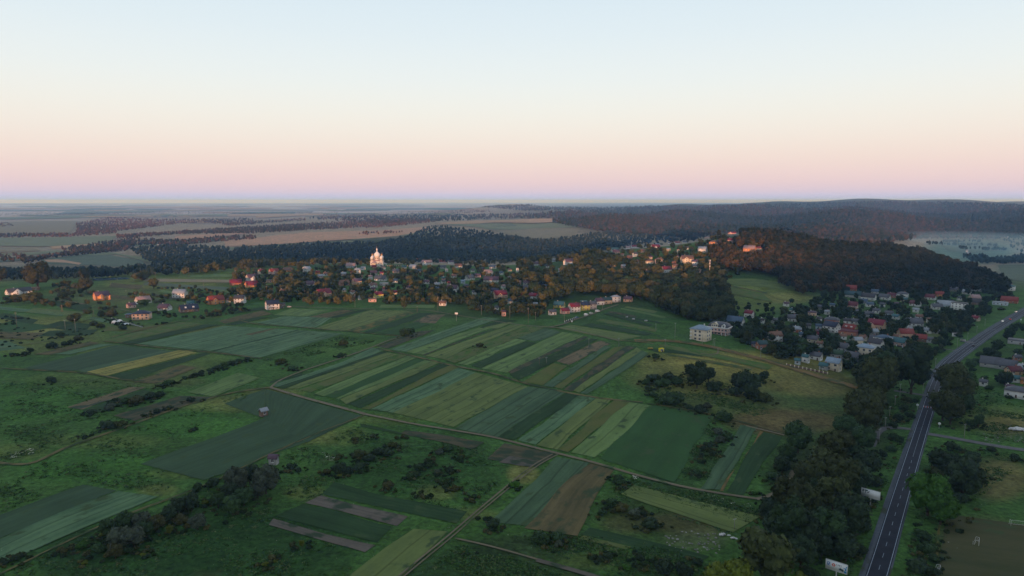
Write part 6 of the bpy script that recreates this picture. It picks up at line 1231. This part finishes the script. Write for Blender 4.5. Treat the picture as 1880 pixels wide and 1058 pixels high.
car(1841, 591, road_ang(1843, 591) + math.pi, (.5, .5, .52), 'silver', 'silver car with lit headlights driving towards the camera on the far road', lit='front', group='cars on the road')
car(1866, 574, road_ang(1866, 574) + math.pi, (.3, .04, .04), 'red', 'car with bright headlights near the very top end of the road', lit='front', group='cars on the road')
car(1855, 587.5, road_ang(1853, 587), (.02, .04, .09), 'navy', 'dark blue car driving away, next to the silver car with headlights', lit='rear', group='cars on the road')
car(1787, 636.5, road_ang(1787, 636), (.015, .025, .05), 'black', 'dark car in the right lane past the road bend', lit='', group='cars on the road')
car(1076, 580, .9, (.72, .73, .75), 'white', 'white van parked nearest below the bright yellow house', van=True); car(1085, 576.5, .75, (.72, .73, .75), 'white', 'white car parked between the two white vans'); car(1097, 573.5, .6, (.72, .73, .75), 'white', 'white van parked farthest up the lane', van=True)
car(1059, 584.5, .8, (.06, .14, .28), 'blue', 'blue car parked at the lower end of the terraced row'); car(518, 566.5, .3, (.02, .02, .03), 'black', 'black car parked beside the navy-roofed white house'); car(531, 565, .2, (.4, .4, .42), 'grey', 'grey car parked farther right on the navy-roofed house lane')
# ------------------------------------------------------------------ fences
def fence(p0, p1, n, h, pm, rm, label, infill=True):
    h *= .8
    a = np.array(P(*p0)); b = np.array(P(*p1)); e = empty('fence', (a[0], a[1], Hz(*a)), 0, label, 'fence'); z0 = Hz(*a)
    pts = [(a + (b - a) * i / (n - 1)) for i in range(n)]; zs = [Hz(*p) - z0 for p in pts]; pm_ = MB().box(-.28, .28, -.28, .28, -.6, h).box(-.36, .36, -.36, .36, h + .002, h + .14).mesh('post', [pm])
    for p, z in zip(pts, zs): link('post', pm_, e, (p[0] - a[0], p[1] - a[1], z))
    for i in range(n - 1):
        q0 = pts[i] - a; q1 = pts[i + 1] - a; m = MB(); d = q1 - q0; L_ = math.hypot(*d); k = d / L_
        nn = np.array([-k[1], k[0]]) * .05; s = q0 + k * .3; t = q1 - k * .3; za, zb = zs[i], zs[i + 1]
        vs = [(s[0]-nn[0], s[1]-nn[1], za - .3), (t[0]-nn[0], t[1]-nn[1], zb - .3), (t[0]+nn[0], t[1]+nn[1], zb - .3), (s[0]+nn[0], s[1]+nn[1], za - .3)]
        vs += [(v[0], v[1], v[2] + .3 + h * .78) for v in vs]
        m.add(vs, [(0,3,2,1),(4,5,6,7),(0,1,5,4),(1,2,6,5),(2,3,7,6),(3,0,4,7)]).build('panel', rm, e)
PNK = noise_mat('fence_pinkish', (0.14, 0.09, 0.09), (0.2, 0.13, 0.13), 1, 3); DKP = noise_mat('fence_dark', (0.05, 0.05, 0.06), (0.09, 0.09, 0.1), 1, 3)
fence((1444, 671), (1519, 687), 11, 1.9, WM['cream'], PNK, 'fence with white pillars in front of the cream building on the hillside edge')
fence((1646, 636), (1690, 646), 5, 2.0, TRIM, DKP, 'short fence with white pillars below the teal-roofed pink house'); fence((1037, 592), (1057, 585), 7, 1.8, TRIM, DKP, 'white-pillared fence at the lower end of the terraced row')
fence((712, 489), (756, 489), 12, 2.4, WM['cream'], DKP, 'cream-pillared churchyard fence running right from the church'); fence((697, 500), (722, 496), 8, 1.8, WM['grey'], DKP, 'grey slatted fence on the slope below the church')
fence((205, 585), (262, 602), 9, 1.6, CONC, WM['grey'], 'long grey concrete fence below the flat peach house'); fence((1560, 626), (1582, 630), 4, 1.8, CONC, PNK, 'reddish fence in front of the red-roofed yellow house')
x, y = P(706, 488.5); e = empty('gate_arch', (x, y, Hz(x, y)), 0, 'small white gate arch just right of the church', 'gate')
MB().box(-3.2, -2.4, -.5, .5, -.4, 3.6).build('pillar', TRIM, e); MB().box(2.4, 3.2, -.5, .5, -.4, 3.6).build('pillar', TRIM, e); MB().prism([(-4, 3.605), (4, 3.605), (4, 4), (0, 6), (-4, 4)], 'y', -.7, .7).build('gable', TRIM, e)
# ------------------------------------------------------------------ soccer goals
def goal(u, v, w, h, ang, label):
    x, y = P(u, v); e = empty('soccer_goal', (x, y, Hz(x, y) + .2), ang, label, 'goal', 'soccer goals'); r = .045
    MB().tube((-w/2, 0, -.2), (-w/2, 0, h), r).tube((w/2, 0, -.2), (w/2, 0, h), r).tube((-w/2 - r, 0, h), (w/2 + r, 0, h), r).build('frame', TRIM, e)
    b = MB().tube((-w/2, 0, h), (-w/2, 1.1, h * .95), .04).tube((w/2, 0, h), (w/2, 1.1, h * .95), .04).tube((-w/2, 1.1, h * .95), (-w/2, 1.5, 0), .04).tube((w/2, 1.1, h * .95), (w/2, 1.5, 0), .04).tube((-w/2, 1.9, .03), (w/2, 1.9, .03), .04)
    b.build('rear_frame', TRIM, e)
    n = MB()
    for k in range(9): n.tube((-w/2 + w * k / 8, 0.3, h), (-w/2 + w * k / 8, 1.5, 0), .004, .004, 3)
    for k in range(5): n.tube((-w/2, .3 + .4 * k, h * (1 - .25 * k)), (w/2, .3 + .4 * k, h * (1 - .25 * k)), .004, .004, 3)
    n.build('net', TRIM, e)
goal(1797, 1000, 3.4, 2.1, R(55), 'small white soccer goal standing in the middle of the pitch'); goal(1725, 1052, 3.4, 2.1, R(55), 'small pale soccer goal at the lower left edge of the pitch'); goal(1874, 968, 7.3, 2.44, R(-14), 'full-size white soccer goal at the right image edge')
# ------------------------------------------------------------------ heaps, tanks and other small things
RUB = noise_mat('pale_rubble', (0.40, 0.40, 0.42), (0.66, 0.66, 0.68), 1.2, 4)
def heap(u, v, n, spread, sz, name, label, mat, cat, seed):
    r = np.random.default_rng(seed); x, y = P(u, v); e = empty(name, (x, y, Hz(x, y)), 0, label, cat); V_ = []; F_ = []; o = 0
    for i in range(n):
        a, q = r.uniform(0, 6.28), abs(r.normal(0, .5)) * spread; s = r.uniform(.4, 1) * sz; v_ = ICO1[0] * (1 + r.normal(0, .2, (12, 1))) * s * (1.3, 1, .6); px_, py_ = q * math.cos(a), q * .6 * math.sin(a); zz = Hz(x + px_, y + py_) - Hz(x, y) + max(0, (1 - q / spread)) * sz * 1.1
        V_.append(v_ + (px_, py_, zz)); F_.append(ICO1[1] + o); o += 12
    link('rubble', mesh_faces('rubble', np.vstack(V_), np.vstack(F_), [mat]), e)
heap(1868, 790, 60, 6.0, 1.3, 'rubble_heap', 'white heap of rubble and bags in the yard at the right edge', RUB, 'rubble', 1); heap(1328, 984, 16, 2.0, .8, 'rubbish_heap', 'pale rubbish heap at the foot of the big brown tree', RUB, 'rubbish', 2); heap(1346, 990, 8, 1.2, .7, 'rubbish_heap', 'small bluish white rubbish heap nearest the tree belt', RUB, 'rubbish', 3)
r3 = np.random.default_rng(9); q = np.vstack([np.stack([r3.uniform(1222, 1322, 70), r3.uniform(975, 1016, 70)], -1), np.stack([r3.uniform(1800, 1880, 60), r3.uniform(796, 812, 60)], -1), np.stack([r3.uniform(1690, 1760, 8), r3.uniform(990, 1050, 8)], -1)]); sx, sy = ray(q[:, 0], q[:, 1])
T_ST = [(ICO1[0] * (1.2, .9, .5), ICO1[1])]
mass('scattered_stones', np.stack([sx, sy, r3.uniform(.2, .65, len(sx)), r3.uniform(0, 1, len(sx)), np.zeros(len(sx))], -1), T_ST, mass_mat('pale_stones', [(0, (.14, .13, .13)), (1, (.26, .26, .26))]), 'scattered pale stones and debris on bare ground', None, 8)
YP = noise_mat('yellow_paint', (0.62, 0.50, 0.02), (0.75, 0.62, 0.03), 1, 2)
x, y = P(1214, 646); e = empty('field_hut', (x, y, Hz(x, y)), .4, 'bright yellow box hut standing alone on the meadow corner', 'hut')
MB().box(-1.7, 1.7, -1.3, 1.3, -.2, 2.7).build('wall', YP, e); MB().box(-1.9, 1.9, -1.5, 1.5, 2.702, 2.9).build('roof', YP, e); link('door', DOOR, e, (.4, -1.3, .1)); link('window', WIN, e, (-.9, -1.3, 1.0))
x, y = P(1194, 642); e = empty('farm_trailer', (x, y, Hz(x, y)), .2, 'low pale yellow farm trailer left of the bright yellow hut', 'trailer')
MB().box(-2, 2, -.9, .9, .7, 1.0).box(-2, 2, -.95, -.902, .7, 1.6).box(-2, 2, .902, .95, .7, 1.6).build('bed', noise_mat('trailer_tan', (.3, .24, .08), (.4, .33, .12), 1, 2), e)
for sx_ in (-1.2, 1.2):
    for sy_ in (-.9, .9): MB().lathe([(.02, -.1), (.38, -.1), (.38, .1), (.02, .1)], 0, 0, 12).build('wheel', TYRE, e, (sx_, sy_, .38), (R(90), 0, 0))
for u, v, lab in ((210, 594, 'white round tent left of the pool in the left hamlet'), (220, 592, 'white round tent right beside the pool in the left hamlet')):
    x, y = P(u, v); e = empty('garden_tent', (x, y, Hz(x, y)), 0, lab, 'tent', 'white garden tents'); MB().lathe([(2.6, -.2), (2.6, 1.3), (2.2, 2.2), (1.3, 2.9), (.05, 3.2)], 0, 0, 16).build('canopy', TRIM, e); MB().box(-.5, .5, -2.66, -2.5, 0, 1.2).build('opening', DKP, e)
x, y = P(230, 596); e = empty('garden_pool', (x, y, Hz(x, y)), 0, 'small blue round garden pool beside the white tents', 'pool'); MB().lathe([(3.4, -.3), (3.4, .9), (3.1, .9), (3.1, .7)], 0, 0, 20).build('rim', TRIM, e); MB().lathe([(3.1, .7), (.02, .701)], 0, 0, 20).build('water', noise_mat('pool_water', (0.05, 0.25, 0.4), (0.08, 0.32, 0.48), 1, 2, .1, .5), e)
for u, v, w_, lab in ((1151, 584, 2.2, 'leftmost'), (1163, 588, 2.6, 'middle'), (1186, 591, 2.8, 'rightmost')):
    x, y = P(u, v); e = empty('hay_bale', (x, y, Hz(x, y) + .3), .3, '%s of three pale wrapped bales on the striped slope' % lab, 'bale', 'wrapped bales'); MB().lathe([(.02, -w_/2), (.7, -w_/2), (.8, -w_/2 + .1), (.8, w_/2 - .1), (.7, w_/2), (.02, w_/2)], 0, 0, 14).build('wrap', WM['grey'], e, (0, 0, .8), (0, R(90), 0))
x, y = P(1050, 592); e = empty('water_tank', (x, y, Hz(x, y) + .2), 0, 'small white tank on the slope below the blue car', 'tank'); MB().lathe([(.02, 0), (.75, 0), (.75, 1.3), (.5, 1.6), (.02, 1.65)], 0, 0, 14).build('vessel', TRIM, e)
x, y = P(1780, 629); e = empty('bus_shelter', (x - 4, y + 4, Hz(x, y) + .1), R(-52), 'small pale bus shelter on the paved bay left of the road', 'shelter'); MB().box(-2, 2, .9, 1.0, 0, 2.4).box(-2, -1.9, -.6, .9, 0, 2.4).box(1.9, 2, -.6, .9, 0, 2.4).build('wall', TRIM, e); MB().box(-2.3, 2.3, -.9, 1.2, 2.402, 2.55).build('roof', RM['teal'], e); MB().box(-1.6, 1.6, .45, .85, .4, .48).build('bench', WOODP, e)

# ------------------------------------------------------------------ river glimpse
WAT = noise_mat('river_water', (0.05, 0.10, 0.13), (0.08, 0.14, 0.17), .05, 3, .12, .5)
drape('river', [(168,512),(200,511),(232,510)], [(172,516),(205,515),(240,513)], WAT, 2.0, 'pale river glimpsed behind the left gardens', 10)

# ------------------------------------------------------------------ air: even haze over the whole valley, thin mist on the valley meadows
def vol(name, x0, x1, y0, y1, z0, z1, dens, col, label, aniso=0.0):
    m = bpy.data.materials.new(name + '_air'); m.use_nodes = True; n = m.node_tree; n.nodes.clear()
    o = n.nodes.new('ShaderNodeOutputMaterial'); v = n.nodes.new('ShaderNodeVolumePrincipled'); v.inputs['Density'].default_value = dens; v.inputs['Absorption Color'].default_value = (1, 1, 1, 1); v.inputs['Color'].default_value = rgb(col); v.inputs['Anisotropy'].default_value = aniso
    n.links.new(v.outputs[0], o.inputs['Volume'])
    ob = MB().box(x0, x1, y0, y1, z0, z1).build(name, m); tag(ob, label, None, None, 'stuff'); return ob
vol('haze', -62000, 62000, -8000, 62000, -60, 190, HAZE_D, (0.25, 0.50, 1.0), 'thin blue morning haze thickening towards the horizon', 0.3)

mx, my = P(1765, 470)
vol('mist', 1050, 3600, 1560, 3500, -14, 3, 0.9e-3, (0.30, 0.66, 0.95), 'low white mist lying on the far valley meadow')
